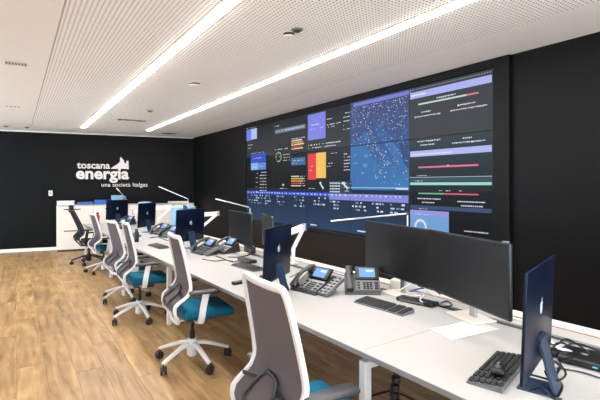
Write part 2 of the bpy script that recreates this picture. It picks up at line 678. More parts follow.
# black bulkhead round the screens
surround = thing('screen_surround', 'black cladding frame around the video wall', 'frame', (XR, 5.4, 0))
FX = 4.085


def sur(name, y0, y1, z0, z1, m=M_FRAME, x0=FX):
    b = B()
    b.box(((x0 + XR - 0.001) / 2 - XR, (y0 + y1) / 2 - 5.4, (z0 + z1) / 2), (XR - 0.001 - x0, y1 - y0, z1 - z0), bevel=0.003, seg=1)
    return b.build(name, m, surround, smooth=False)


y_r = SY0 - 5 * SW
sur('jamb_panel', y_r - 0.175, y_r - 0.002, 0.10, CEIL - 0.004)
sur('jamb_panel', SY0 + 0.002, SY0 + 0.13, 0.10, CEIL - 0.004)
sur('top_panel', y_r - 0.002, SY0 + 0.002, SZ0 + 0.002, CEIL - 0.004)
sur('lower_panel', y_r - 0.002, SY0 + 0.002, 0.10, SZ0 - 3 * SH - 0.052, M_BROWNBLK)
sur('sill_ledge', y_r - 0.002, SY0 + 0.002, SZ0 - 3 * SH - 0.05, SZ0 - 3 * SH - 0.002, M_BROWNBLK, FX - 0.02)

vw = thing('video_wall', 'large video wall of fifteen screens showing dashboards and a map', 'video wall', (SX, SY0, SZ0))
panels = {}
for r_ in range(3):
    for c_ in range(5):
        b = B()
        b.box((0.0125, -(c_ + 0.5) * SW, -(r_ + 0.5) * SH), (0.025, SW - 0.003, SH - 0.003), bevel=0.002, seg=1)
        panels[(c_, r_)] = [b.build('screen_panel', M_BEZEL, vw, smooth=False), [], {}]


def mi_of(p, col, st=1.0):
    key = (tuple(int(q) for q in col), st)
    if key not in p[2]:
        p[2][key] = len(p[2])
    return p[2][key]


def R(c0, t0, c1, t1, col, layer=1, st=1.0, col2=None):
    """axis aligned rectangle on the wall, cut at panel borders"""
    if c1 < c0:
        c0, c1 = c1, c0
    if t1 < t0:
        t0, t1 = t1, t0
    m = 0.004
    for cc in range(max(0, int(c0)), min(4, int(c1)) + 1):
        for rr in range(max(0, int(t0)), min(2, int(t1)) + 1):
            a0, a1 = max(c0, cc + m), min(c1, cc + 1 - m)
            b0, b1 = max(t0, rr + m * 1.7), min(t1, rr + 1 - m * 1.7)
            if a1 - a0 > 1e-4 and b1 - b0 > 1e-4:
                p = panels[(cc, rr)]
                p[1].append(([(a0, b0), (a1, b0), (a1, b1), (a0, b1)], layer, mi_of(p, col, st)))


def POLY(pts, col, layer=1, st=1.0):
    cx = sum(q[0] for q in pts) / len(pts)
    ty = sum(q[1] for q in pts) / len(pts)
    p = panels[(min(4, max(0, int(cx))), min(2, max(0, int(ty))))]
    p[1].append((pts, layer, mi_of(p, col, st)))


def PR(x0, y0, x1, h, col, layer=2, st=1.0):
    """rectangle from pixel top-left, right column and pixel height at the left"""
    c0, t0 = scr(x0, y0)
    t1 = scr(x0, y0 + h)[1]
    c1 = scr(x1, 150)[0]
    R(c0, t0, c1, t1, col, layer, st)


def TX(x0, y0, x1, h=0.9, col=(225, 232, 240), layer=3, fill=0.72):
    """unreadable small print: a row of short dashes"""
    c0, t0 = scr(x0, y0)
    t1 = scr(x0, y0 + h * 0.8)[1]
    c1 = scr(x1, 150)[0]
    c = c0
    while c < c1:
        l = random.uniform(0.008, 0.035)
        if random.random() < fill:
            R(c, t0 + random.uniform(0, 0.004), min(c + l, c1), t1 - random.uniform(0, 0.006), col, layer)
        c += l + random.uniform(0.005, 0.012)


def GRAD(c0, t0, c1, t1, top, bot, n=10, layer=0):
    for i in range(n):
        k = i / (n - 1)
        col = tuple(round(top[j] + (bot[j] - top[j]) * k) for j in range(3))
        R(c0, t0 + (t1 - t0) * i / n, c1, t0 + (t1 - t0) * (i + 1) / n, col, layer)


# backgrounds of the single displays
GRAD(0, 0, 1, 1, (30, 33, 38), (46, 49, 54), 8)
GRAD(0, 1, 1, 2, (8, 10, 14), (7, 9, 13), 2)
GRAD(1, 0, 2, 1, (34, 38, 44), (40, 44, 50), 8)
GRAD(1, 1, 2, 2, (8, 11, 14), (8, 10, 13), 2)
GRAD(2, 0, 3, 1, (40, 43, 49), (52, 56, 60), 8)
GRAD(2, 1, 3, 2, (34, 40, 46), (14, 18, 22), 8)
GRAD(4, 0, 5, 1, (62, 65, 72), (60, 64, 68), 6)
GRAD(4, 1, 5, 2, (48, 62, 72), (24, 34, 42), 10)
GRAD(4, 2, 5, 3, (12, 16, 24), (8, 9, 13), 4)
GRAD(0, 2, 4, 3, (26, 38, 62), (40, 66, 98), 10)
GRAD(3, 0, 4, 1, (70, 78, 124), (50, 82, 138), 12)
GRAD(3, 1, 4, 2, (50, 90, 148), (58, 124, 186), 12)

# column 1
TX(246, 126.5, 271, 1.0)
PR(245.6, 130.5, 251.3, 11, (112, 134, 226))
PR(251.3, 129.2, 257, 10.5, (178, 196, 244))
TX(246.5, 128.6, 256, 0.9)
TX(248.5, 145, 253, 1.2); TX(248.5, 148, 251, 1.2)
PR(251, 154.5, 266, 8.2, (46, 84, 206))
PR(251, 163.2, 258.4, 7, (140, 178, 236)); PR(258.5, 162.8, 266, 7, (92, 142, 214))
TX(251.5, 153.2, 264, 1.0); TX(254, 158, 262, 1.0); TX(253, 167, 257, 1.0); TX(260, 166, 264, 1.0)
for k in range(7):
    TX(260, 172 + k * 3.0, 266.5, 1.2, fill=0.85)
    TX(256, 173 + k * 4.5, 258, 1.0)
# column 2
TX(275, 119.7, 305, 1.0); TX(275, 126, 279, 1.4)
PR(275, 130.2, 305.5, 3.8, (112, 128, 146))
TX(276, 131.4, 304, 1.3, (210, 222, 235))
for k, col in enumerate([(235, 228, 205), (230, 180, 90), (232, 225, 190), (205, 60, 50), (240, 215, 150)]):
    PR(291.5, 140.5 + k * 2.0, 302 + (k % 3), 1.2, col)
    TX(291, 140.4 + k * 2.0, 295, 1.2, (60, 40, 35), 4)
TX(290, 139, 305, 1.0)
TX(275, 149.5, 288, 1.1)
ctr = scr(278.6, 157)
n = 26
for i in range(n):
    a0, a1 = 2 * PI * i / n, 2 * PI * (i + 0.85) / n
    col = (214, 62, 66) if 14 <= i <= 17 else ((70, 205, 110) if i % 3 else (225, 245, 230))
    ro, ri = 0.15, 0.115
    POLY([(ctr[0] + q * 0.62 * math.cos(a), ctr[1] - q * math.sin(a)) for q, a in ((ri, a0), (ro, a0), (ro, a1), (ri, a1))], col, 3)
TX(277.4, 156.6, 280, 1.0)
for k in range(3):
    TX(283, 154.5 + k * 2.8, 290, 1.0)
PR(291.2, 158.2, 305.3, 7.4, (54, 112, 158)); TX(292.5, 160.5, 303, 1.0); TX(292.5, 163, 297, 1.0)
for k, col in enumerate([(235, 235, 230), (240, 205, 80), (235, 190, 70), (220, 70, 50), (230, 225, 200)]):
    PR(291.2, 176 + k * 2.3, 299 + (k * 5) % 6, 1.0, col)
    TX(300, 176 + k * 2.3, 305, 1.0)
PR(282.4, 184, 284, 1.6, (230, 235, 240)); TX(280, 188, 287, 1.0)
# column 3
TX(308, 112, 351, 1.0)
PR(308, 115.3, 325.6, 25.3, (128, 134, 230)); TX(310, 125, 319, 1.6); TX(318, 127.6, 323, 1.4); TX(310, 129.5, 316, 1.2, (190, 195, 245))
for yy, x1 in ((119, 332), (124.5, 341), (127, 336)):
    TX(327, yy, x1, 1.2)
for k in range(5):
    TX(343.5, 113 + k * 4.0, 350, 1.2)
TX(308.5, 145, 341, 1.5); TX(308.5, 148, 336, 1.1)
PR(308, 154.2, 316.2, 25.6, (234, 62, 66)); PR(316.2, 153, 326, 25.2, (246, 198, 96))
TX(309.5, 166, 313, 1.3); TX(309.5, 170, 312, 1.1); TX(318, 168, 323, 1.1, (250, 235, 200))
TX(327, 163, 333, 1.4); TX(327, 166, 331, 1.0); TX(331, 153, 338, 1.0)
for k in range(6):
    TX(344, 153.5 + k * 3.2, 350, 1.3)
TX(309, 188, 315, 1.0)
boot = [(0, 0), (0.35, -0.02), (0.42, 0.12), (0.3, 0.2), (0.45, 0.4), (0.72, 0.62), (0.95, 0.78), (0.85, 0.84), (0.74, 0.8), (0.72, 1.0), (0.6, 0.98), (0.58, 0.8), (0.35, 0.58), (0.18, 0.36), (0.02, 0.22)]
o0 = scr(319.5, 182)
POLY([(o0[0] + 0.12 * u, o0[1] + 0.19 * v) for u, v in boot], (225, 235, 232), 3)
PR(329, 181.2, 351.8, 12.5, (44, 66, 84))
for k in range(4):
    PR(330, 182.5 + k * 2.8, 340, 1.3, (206, 220, 228), 3)
for k in range(3):
    PR(331.6 + k * 3.0, 181.8, 332.0 + k * 3.0, 11, (44, 66, 84), 4)
o0 = scr(342, 182)
POLY([(o0[0] + 0.16 * u, o0[1] + 0.18 * v) for u, v in boot], (222, 232, 240), 3)
TX(341, 183, 351, 1.5, fill=0.6); TX(344, 187, 351, 1.3, fill=0.5); TX(342, 190.5, 351, 1.3, fill=0.5)
# column 4: the map
PR(353.3, 103.8, 411, 3.4, (126, 130, 214), 2)
land = [(3.3, 0.62), (3.42, 0.72), (3.5, 0.98), (3.0 + 0.01, 0.98), (3.01, 0.9), (3.12, 0.8)]
POLY([(3.44, 0.66), (3.5, 0.56), (3.56, 0.6), (3.6, 0.72), (3.68, 0.84), (3.76, 0.98), (3.6, 0.98), (3.52, 0.9), (3.46, 0.78)], (50, 94, 158), 1)
POLY([(3.61, 1.02), (3.77, 1.02), (3.84, 1.2), (3.9, 1.42), (3.97, 1.6), (3.86, 1.5), (3.74, 1.26)], (56, 112, 176), 1)
POLY([(3.85, 1.02), (3.99, 1.02), (3.99, 1.58), (3.93, 1.45), (3.88, 1.2)], (46, 74, 122), 1)
POLY([(3.01, 1.02), (3.3, 1.02), (3.42, 1.3), (3.6, 1.62), (3.8, 1.98), (3.01, 1.98)], (56, 114, 176), 1)
POLY([(3.01, 0.985), (3.01, 0.93), (3.12, 0.86), (3.3, 0.7), (3.36, 0.8), (3.42, 0.985)], (52, 100, 160), 1)
for k in range(620):
    c = 3.02 + 0.96 * random.random()
    t = 0.14 + 1.75 * random.random() ** 1.4
    if t > 1.0 and 3.02 < c < 3.3 + (t - 1) * 0.3 and random.random() < 0.85:
        continue
    s = random.choice((0.005, 0.006, 0.008, 0.012))
    g = random.choice(((235, 240, 250), (200, 215, 240), (170, 195, 230)))
    R(c, t, c + s, t + s * 1.5, g, 2)
for (c, t) in [(3.38, 0.74), (3.43, 0.86), (3.45, 1.0), (3.5, 1.12), (3.56, 1.2), (3.62, 1.3), (3.66, 1.42), (3.56, 1.6), (3.48, 1.7), (3.3, 1.25), (3.28, 1.45)]:
    for i in range(9):
        a = 2 * PI * i / 9
        if random.random() < 0.55:
            R(c + 0.022 * math.cos(a), t + 0.035 * math.sin(a), c + 0.022 * math.cos(a) + 0.009, t + 0.035 * math.sin(a) + 0.014, (225, 234, 246), 3)
R(3.01, 1.93, 3.99, 1.96, (120, 180, 225), 2)
R(3.8, 1.95, 3.985, 1.975, (225, 240, 250), 3)
# column 5
for k in range(36):
    R(4.02 + k * 0.027, 0.045, 4.03 + k * 0.027, 0.06, (190, 200, 225), 3)
R(4.015, 0.1, 4.985, 0.225, (176, 182, 244), 2); R(4.03, 0.15, 4.23, 0.175, (236, 238, 252), 3)
R(4.13, 0.335, 4.72, 0.365, (196, 226, 206), 2); R(4.72, 0.335, 4.85, 0.365, (226, 122, 140), 2)
for c0, c1, t in ((4.37, 4.6, 0.285), (4.17, 4.3, 0.5), (4.08, 4.42, 0.575), (4.62, 4.82, 0.49), (4.54, 4.94, 0.565), (4.12, 4.42, 1.05), (4.16, 4.34, 1.12), (4.68, 4.78, 1.07), (4.56, 4.92, 1.14)):
    c = c0
    while c < c1:
        l = random.uniform(0.008, 0.022)
        R(c, t, min(c + l, c1), t + random.uniform(0.014, 0.026), (228, 234, 242), 3)
        c += l + random.uniform(0.004, 0.009)
R(4.015, 1.235, 4.985, 1.345, (180, 186, 244), 2)
c = 4.03
while c < 4.55:
    l = random.uniform(0.008, 0.02); R(c, 1.29, c + l, 1.315, (240, 242, 252), 3); c += l + 0.007
R(4.13, 1.535, 4.85, 1.565, (236, 120, 150), 2); TX(447, 164.6, 452, 1.2)
R(4.01, 1.735, 4.99, 1.745, (190, 205, 215), 2); TX(414, 175.6, 430, 0.9)
R(4.015, 1.76, 4.985, 1.82, (54, 80, 98), 2); TX(414.5, 180.6, 426, 0.9)
R(4.015, 1.835, 4.985, 1.885, (160, 222, 206), 2)
TX(437, 190.2, 462, 1.2)
R(4.13, 2.03, 4.45, 2.055, (110, 190, 150), 2); R(4.45, 2.03, 4.85, 2.055, (222, 96, 120), 2)
for c0, c1, t in ((4.12, 4.42, 2.13), (4.18, 4.34, 2.2), (4.62, 4.92, 2.16), (4.66, 4.9, 2.23), (4.7, 4.95, 2.66), (4.6, 4.9, 2.76)):
    c = c0
    while c < c1:
        l = random.uniform(0.008, 0.022)
        R(c, t, min(c + l, c1), t + 0.02, (226, 234, 242), 3)
        c += l + random.uniform(0.004, 0.009)
R(4.015, 2.27, 4.985, 2.34, (58, 78, 118), 2); TX(414, 208, 428, 0.9)
R(4.015, 2.36, 4.52, 2.98, (116, 162, 216), 2); R(4.015, 2.36, 4.52, 2.45, (150, 152, 226), 3); TX(415, 213.5, 432, 1.0, layer=4)
for i in range(20):
    a0, a1 = 2 * PI * i / 20, 2 * PI * (i + 0.8) / 20
    POLY([(4.16 + q * 0.56 * math.cos(a), 2.68 - q * math.sin(a)) for q, a in ((0.105, a0), (0.15, a0), (0.15, a1), (0.105, a1))], (232, 240, 250), 3)
# lower row, columns 1 to 4
R(0.01, 2.08, 2.55, 2.17, (58, 88, 214), 2); R(2.55, 2.09, 3.99, 2.24, (134, 138, 222), 2)
c = 0.06
while c < 3.9:
    l = random.uniform(0.01, 0.05)
    R(c, 2.11, c + l, 2.14, (214, 226, 250), 3)
    c += l + random.uniform(0.02, 0.09)
for a, e in ((0.03, 0.24), (0.3, 0.62), (0.7, 0.9), (1.1, 1.35), (1.62, 1.92), (2.15, 2.45), (2.55, 2.75), (3.02, 3.28), (3.4, 3.6), (3.68, 3.95)):
    for k in range(4 if a < 2 else 3):
        c = a + random.uniform(0, 0.05)
        while c < e:
            l = random.uniform(0.015, 0.06)
            if random.random() < 0.65:
                R(c, 2.2 + k * 0.08 + (0.07 if a > 2.5 else 0), c + l, 2.235 + k * 0.08 + (0.07 if a > 2.5 else 0), random.choice(((190, 214, 236), (230, 238, 246), (110, 150, 190))), 3)
            c += l + random.uniform(0.01, 0.04)
R(2.1, 2.9, 2.25, 2.93, (214, 230, 245), 3); R(3.14, 2.9, 3.3, 2.93, (214, 230, 245), 3)

for (cc, rr), (po, els, mm) in panels.items():
    b = B()
    for pts, layer, mi in els:
        b.quad([(-0.0006 - 0.0005 * layer, -c * SW, -t * SH) for c, t in pts], mi)
    ms = []
    for (col, st), _ in sorted(mm.items(), key=lambda kv: kv[1]):
        ms.append(emit('display_%d_%d_%d' % col, col, 0.76))
    o = b.build('screen_image', ms, po, smooth=False, fix=False)

# ================================================================== BACK WALL SIGN
def text_obj(name, s, size, mtl, parent, bold=0.0, extr=0.006, sx=1.0):
    cu = bpy.data.curves.new(name, 'FONT')
    cu.body = s
    cu.size = size
    cu.extrude = extr
    cu.offset = bold
    cu.resolution_u = 3
    to = bpy.data.objects.new(name, cu)
    C.objects.link(to)
    dg = bpy.context.evaluated_depsgraph_get()
    me = bpy.data.meshes.new_from_object(to.evaluated_get(dg))
    bpy.data.objects.remove(to)
    me.name = name
    xs = [v.co.x for v in me.vertices]
    ys_ = [v.co.y for v in me.vertices]
    o = bpy.data.objects.new(name, me)
    me.materials.clear()
    me.materials.append(mtl)
    C.objects.link(o)
    o.parent = parent
    return o, min(xs), max(xs), min(ys_), max(ys_)


lo = on_back(76, 182)
sign = thing('wall_sign', 'white raised company logo lettering on the black back wall', 'sign', (lo.x + BWN.x * 0.001, lo.y + BWN.y * 0.001, lo.z), math.atan2(-BWD.y, -BWD.x))


def sign_xy(x, y):
    p = on_back(x, y)
    q = Vector((p.x - lo.x, p.y - lo.y))
    return q.dot(-BWD), p.z - lo.z


def place_text(name, s, x0, x1, ybase, ytop, bold, ref='x'):
    o, a, e, lo_, hi_ = text_obj(name, s, 1.0, M_LETTER, sign, bold, 0.02)
    u0, v0 = sign_xy(x0, ybase)
    u1, _ = sign_xy(x1, ybase)
    _, v1 = sign_xy(x0, ytop)
    sx = (u1 - u0) / (e - a)
    base_h = {'x': 0.52, 'b': 0.69}[ref]
    sy = (v1 - v0) / base_h
    for v in o.data.vertices:
        X, Y, Z = v.co
        v.co = ((X - a) * sx + u0, -(Z + 0.02) * 0.4 - 0.0005, Y * sy + v0)
    o.data.update()
    return o


place_text('lettering', 'toscana', 77, 110, 168.2, 163.2, 0.022, 'x')
place_text('lettering', 'energia', 76, 129, 178.6, 170.2, 0.03, 'x')
place_text('lettering', 'una società Italgas', 101.5, 147.5, 186.6, 183.6, 0.006, 'x')['kind'] = 'stuff'
b = B()
sk = [(111, 168.3), (114, 166.2), (116.5, 165), (119.5, 162.3), (120.2, 160), (119.9, 158.4), (121, 156.8), (122, 158.6), (123.8, 160.2), (124.2, 162.5), (126, 163.6), (126.4, 160.8), (128.4, 160.8), (128.8, 169.2), (124, 168.8), (111, 168.8)]
b.prism([sign_xy(*q) for q in sk], -0.016, -0.0005, frame=lambda u, v, w_: (u, w_, v))
b.build('skyline_emblem', M_LETTER, sign, smooth=False)

# light switch
p = on_back(50.6, 196)
sw = thing('light_switch', 'small white light switch on the black back wall', 'switch', (p.x + BWN.x * 0.001, p.y + BWN.y * 0.001, p.z), math.atan2(-BWD.y, -BWD.x))
B().box((0, -0.006, 0.07), (0.085, 0.012, 0.13), bevel=0.004).build('plate', M_SKIRT, sw)
B().box((0, -0.014, 0.07), (0.035, 0.008, 0.055), bevel=0.003).build('rocker', M_MIDGREY, sw)

# ================================================================== CABINETS AT THE BACK
crz = math.atan2(-BWD.y, -BWD.x)
c_orig = P(57.5, 250.8, 0)
cdir = Vector((-BWD.x, -BWD.y))        # to the right along the wall
cnrm = Vector((BWN.x, BWN.y))
# distance of the cabinet front line from the wall
cdist = 0.43
q0 = BW0 + BWN * cdist
k0 = (Vector((c_orig.x, c_orig.y)) - q0).dot(cdir)
c_base = q0 + cdir * k0
CW = (-k0 - 0.05) / 4
ords = ['leftmost white storage cabinet by the black wall, beside the skirting', 'second white storage cabinet from the left, behind the red bottle', 'third white storage cabinet from the left, behind the desk end', 'rightmost white storage cabinet, in the corner by the screen wall']
CH = 1.12
for i in range(4):
    pos = c_base + cdir * (CW * i)
    t = thing('storage_cabinet', ords[i], 'cabinet', (pos.x, pos.y, 0), crz, 'white storage cabinets along the back wall')
    D_ = 0.40
    bxo('plinth', 0.02, CW - 0.02, 0.03, D_ - 0.01, 0.0, 0.045, M_DKGREY, t)
    bxo('body', 0.002, CW - 0.002, 0.02, D_, 0.045, CH - 0.022, M_CREAM, t)
    B().box((CW / 2, D_ / 2, CH - 0.011), (CW - 0.001, D_ + 0.005, 0.022), bevel=0.003, seg=1).build('top', M_DESK, t, smooth=False)
    for (z0, z1) in ((0.05, 0.57), (0.576, CH - 0.028)):
        d_ = B().box((CW / 2, 0.01, (z0 + z1) / 2), (CW - 0.008, 0.02, z1 - z0), bevel=0.003, seg=1).build('drawer_front', M_CREAM, t, smooth=False)
        hx = CW * (0.42 if i == 0 else 0.5)
        B().box((hx, -0.003, z1 - 0.075), (0.36 if i == 0 else 0.3, 0.008, 0.024), bevel=0.002, seg=1).build('handle', M_BLACK, d_, smooth=False)
    if i == 0:
        b = B()
        b.lathe([(0.055, 0.0), (0.055, -0.006), (0.05, -0.008)], c=(CW - 0.06, 0, CH - 0.11), n=20, axis='y')
        b.build('badge', M_SKIRT, t)


def on_cab(px, depth=0.2):
    """point on the cabinet tops at image column px"""
    r = ray(px)
    q = q0 - BWN * depth
    d = q.dot(BWN) / r.dot(BWN)
    return Vector((r.x * d, r.y * d, CH))


def card_box(px, w_, d_, h, m, label, lidm=None, rz=0.0, lid=True, name='archive_box', depth=0.2):
    p = on_cab(px, depth)
    t = thing(name, label, 'box', (p.x, p.y, CH), crz + rz)
    B().box((0, 0, h * 0.5), (w_, d_, h), bevel=0.005, seg=1).build('body', m, t, smooth=False)
    if lid:
        B().box((0, 0, h * 0.84), (w_ + 0.014, d_ + 0.014, h * 0.36), bevel=0.004, seg=1).build('lid', lidm or m, t, smooth=False)
    return t


card_box(66, 0.36, 0.26, 0.10, M_BOXWHITE, 'flat white box on the leftmost storage cabinet')
card_box(85.5, 0.36, 0.26, 0.07, M_BOXNAVY, 'flat navy and white box on the cabinet tops', M_BOXWHITE, lid=False)
card_box(102, 0.33, 0.26, 0.11, M_BOXBLUE, 'bright blue box beside the navy box on the cabinets')
card_box(117, 0.26, 0.26, 0.22, M_PALEBLUE, 'pale blue lidded box on the cabinets below the logo')
card_box(124.5, 0.08, 0.22, 0.2, M_MIDGREY, 'grey upright folder box right of the pale blue box', lid=False)
card_box(178, 0.5, 0.2, 0.05, M_CREAM, 'low cream box on the rightmost storage cabinet', lid=False)


# ================================================================== DESKS
def desk_pt(Y, t, z=0.0):
    """desk frame: along Y, t metres in from the chair side edge"""
    return Vector((edge_x(Y) + t * math.cos(DESK_ROT), Y + t * math.sin(DESK_ROT), z))


bounds = [-1.52, 1.73, 4.98, 8.07, 10.72]
dl = ['white bench desk section nearest the camera, with the keyboard and mouse', 'white bench desk section with the two grey phones and ultrawide monitors', 'white bench desk section in the middle of the row, under the black flask', 'white bench desk section at the far end of the row, with the red bottle']
for i in range(4):
    Y0, Y1 = bounds[i], bounds[i + 1]
    L = (Y1 - Y0) / math.cos(DESK_ROT)
    t = thing('bench_desk', dl[i], 'desk', (edge_x(Y0), Y0, 0), DESK_ROT, 'white bench desks in one row')
    g = 0.0015
    TT = 0.026
    # chair side top with grey edge band
    B().box((0.515, L / 2, DESK_Z - TT / 2), (1.03 - 0.004, L - 2 * g, TT)).build('worktop', M_DESK, t, smooth=False)
    B().box((-0.0005, L / 2, DESK_Z - TT / 2 - 0.0005), (0.005, L - 2 * g, TT)).build('edge_band', M_EDGE, t, smooth=False)
    bxo('cable_channel', 1.032, 1.108, g, L - g, DESK_Z - 0.06, DESK_Z - 0.012, M_DKGREY, t)
    bxo('cover_flap', 1.11, 1.245, g, L - g, DESK_Z - TT, DESK_Z - 0.001, M_DESK, t)
    bxo('oak_lip', 1.247, 1.275, g, L - g, DESK_Z - 0.03, DESK_Z - 0.004, M_WOODTRIM, t)
    bxo('rear_shelf', 1.277, 1.40, g, L - g, DESK_Z - TT, DESK_Z, M_CREAM, t)
    # frame
    bxo('front_rail', 0.24, 0.28, 0.03, L - 0.03, DESK_Z - TT - 0.045, DESK_Z - TT - 0.001, M_WHITEMET, t)
    bxo('rear_rail', 1.30, 1.34, 0.03, L - 0.03, DESK_Z - TT - 0.045, DESK_Z - TT - 0.001, M_WHITEMET, t)
    for yy in ((0.03, L - 0.03) if i == 3 else (0.03,)):
        for xx in (0.045, 1.30):
            B().box((xx + 0.02, yy, (DESK_Z - TT - 0.047) / 2), (0.05, 0.05, DESK_Z - TT - 0.047), bevel=0.004, seg=1).build('leg', M_WHITEMET, t, smooth=False)
        bxo('crossbeam', 0.09, 1.30, yy - 0.02, yy + 0.02, DESK_Z - TT - 0.09, DESK_Z - TT - 0.048, M_WHITEMET, t)


# ================================================================== CHAIRS
def make_caster(parent, ang, rad, mblack):
    cx, cy = rad * math.cos(ang), rad * math.sin(ang)
    b = B()
    ta = ang + 0.9
    dx, dy = math.cos(ta), math.sin(ta)
    rot = Matrix.Rotation(ta, 4, 'Z')
    for s in (-1, 1):
        prof = [(0.012, s * 0.006), (0.033, s * 0.007), (0.036, s * 0.013), (0.034, s * 0.026), (0.012, s * 0.029)]
        b.lathe(prof, n=14, axis='y')
    b.box((0, 0, 0.012), (0.05, 0.014, 0.036), bevel=0.004, seg=1)
    b.lathe([(0.008, 0.02), (0.008, 0.062)], n=8)
    bmesh.ops.transform(b.bm, matrix=Matrix.Translation((cx + dx * 0.012, cy + dy * 0.012, 0.0363)) @ rot, verts=b.bm.verts[:])
    return b.build('caster', mblack, parent)


def make_chair(name, label, loc, rz, white=True, headrest=False, phase=0.3, seat_col=None, recline=0.0, sc=1.0, arms=True):
    mw = M_CHWHITE if white else M_BLACK
    mm = M_MESH if white else M_BLKMESH
    ms = seat_col or (M_TEAL if white else M_BLKMESH)
    t = thing(name, label, 'chair', loc, rz, 'office chairs along the desk')
    # five star base
    for k in range(5):
        a = phase + 2 * PI * k / 5
        R0, R1 = 0.03, 0.335
        path = [(q * math.cos(a), q * math.sin(a), z) for q, z in ((R0, 0.175), (0.12, 0.165), (0.23, 0.130), (R1, 0.092))]
        lg = B().sweep(crom(path, 3), 0.024, 0.017, n=8, power=3, taper=lambda s: 1.15 - 0.4 * s).build('base_leg', mw, t)
        make_caster(lg, a, R1 - 0.012, M_BLACK)
    B().lathe([(0.03, 0.055), (0.045, 0.07), (0.05, 0.16), (0.046, 0.205), (0.034, 0.215)], n=18).build('hub', mw, t)
    B().lathe([(0.024, 0.2), (0.024, 0.29), (0.016, 0.292), (0.016, 0.375)], n=14).build('gas_lift', M_BLACK, t)
    mech = B().box((0.04, 0, 0.408), (0.24, 0.16, 0.06), bevel=0.012).build('tilt_mechanism', M_DKGREY, t)
    B().sweep([(0.03, 0.08, 0.39), (0.03, 0.2, 0.385), (0.03, 0.29, 0.375)], 0.006, n=6).build('lever', M_BLACK, mech)
    # seat
    sb = B()
    sb.box((0, 0, 0), (0.46, 0.49, 0.085), bevel=0.038, seg=4)
    for v in sb.bm.verts:
        x_, y_ = v.co.x, v.co.y
        k = 1 - 0.10 * max(0, (x_ + 0.05)) / 0.3
        v.co.y = y_ * (k if x_ > 0 else 1 - 0.12 * (-x_ / 0.25) ** 2)
        v.co.z += -0.035 * max(0, (x_ - 0.08) / 0.17) ** 2 - 0.012 * (1 - (y_ / 0.25) ** 2)
    bmesh.ops.translate(sb.bm, vec=(0.105, 0, 0.493), verts=sb.bm.verts[:])
    sb.build('seat', ms, t, angle=70)
    B().box((0.07, 0, 0.447), (0.38, 0.40, 0.022), bevel=0.009).build('seat_pan', M_BLACK if not white else M_DKGREY, t)

    def rc(p):
        # recline about the seat pivot
        px, py, pz = p
        dz = pz - 0.42
        return (px - recline * max(0, dz), py, pz)
    # back frame loop
    prof = [(0.415, 0.13, -0.16), (0.44, 0.175, -0.165), (0.5, 0.227, -0.202), (0.56, 0.24, -0.212), (0.6, 0.246, -0.195), (0.66, 0.251, -0.115), (0.7, 0.251, -0.088), (0.75, 0.249, -0.08), (0.86, 0.242, -0.098), (0.98, 0.233, -0.122), (1.08, 0.222, -0.144), (1.14, 0.209, -0.158), (1.162, 0.182, -0.164)]
    right = [rc((x_, -hw, z_)) for z_, hw, x_ in prof]
    left = [rc((x_, hw, z_)) for z_, hw, x_ in prof]
    loop = right + [rc((-0.172, -0.09, 1.160)), rc((-0.172, 0.09, 1.160))] + left[::-1] + [rc((-0.17, 0.05, 0.41)), rc((-0.17, -0.05, 0.41))]
    B().sweep(crom(loop, 4, True), 0.019, 0.014, n=8, up=(1, 0, 0.15), closed=True, power=3).build('back_frame', mw, t, angle=60)
    # mesh
    def pr(z):
        for i in range(len(prof) - 1):
            if prof[i][0] <= z <= prof[i + 1][0]:
                k = (z - prof[i][0]) / (prof[i + 1][0] - prof[i][0])
                return prof[i][1] + k * (prof[i + 1][1] - prof[i][1]), prof[i][2] + k * (prof[i + 1][2] - prof[i][2])
    grid = []
    for i in range(17):
        z = 0.52 + (1.155 - 0.52) * i / 16
        hw, xx = pr(z)
        grid.append([rc((xx - 0.020 * (1 - q * q) + 0.004, q * (hw - 0.004), z + 0.004 * (1 - q * q))) for q in [-1 + 2 * j / 10 for j in range(11)]])
    B().slab(grid, (-0.004, 0, 0)).build('mesh_back', mm, t, angle=70)
    # lumbar support, black hexagon on the rear
    hexp = [(0, 0.715), (-0.05, 0.712), (-0.095, 0.66), (-0.09, 0.60), (-0.05, 0.565), (0.05, 0.565), (0.09, 0.60), (0.095, 0.66), (0.05, 0.712)]
    hp = []
    for y_, z_ in crom([(0, a, b_) for a, b_ in hexp], 3, True) and [(v.y, v.z) for v in crom([(0, a, b_) for a, b_ in hexp], 3, True)]:
        hw, xx = pr(z_)
        hp.append(rc((xx - 0.032 - 0.004, y_, z_)))
    lum = B().sweep(hp, 0.012, 0.006, n=6, up=(1, 0, 0), closed=True).build('lumbar_support', M_BLACK, t)
    for s in (-1, 1):
        pts = []
        for y_, z_ in ((s * 0.085, 0.675), (s * 0.15, 0.665), (s * 0.236, 0.65)):
            hw, xx = pr(z_)
            pts.append(rc((xx - 0.03, y_, z_)))
        B().sweep(pts, 0.012, 0.005, n=6, up=(1, 0, 0)).build('strap', M_BLACK, lum)
    # bracket from mechanism to the back
    B().sweep(crom([(-0.03, 0, 0.40), (-0.10, 0, 0.40), (-0.175, 0, 0.41)], 4), 0.045, 0.014, n=8, power=3).build('back_bracket', mw, t)
    # arms
    for s in ((-1, 1) if arms else ()):
        path = crom([(0.0, s * 0.14, 0.42), (0.0, s * 0.25, 0.424), (0.005, s * 0.285, 0.465), (0.02, s * 0.288, 0.57), (0.045, s * 0.285, 0.682)], 4)
        ar = B().sweep(path, 0.030, 0.011, n=8, up=(0, s, 0.15), power=3).build('arm_support', mw, t, angle=60)
        pb = B()
        pb.box((0.035, s * 0.28, 0.695), (0.27, 0.088, 0.030), bevel=0.014, seg=3)
        pb.build('arm_pad', M_PAD if white else M_BLACK, ar)
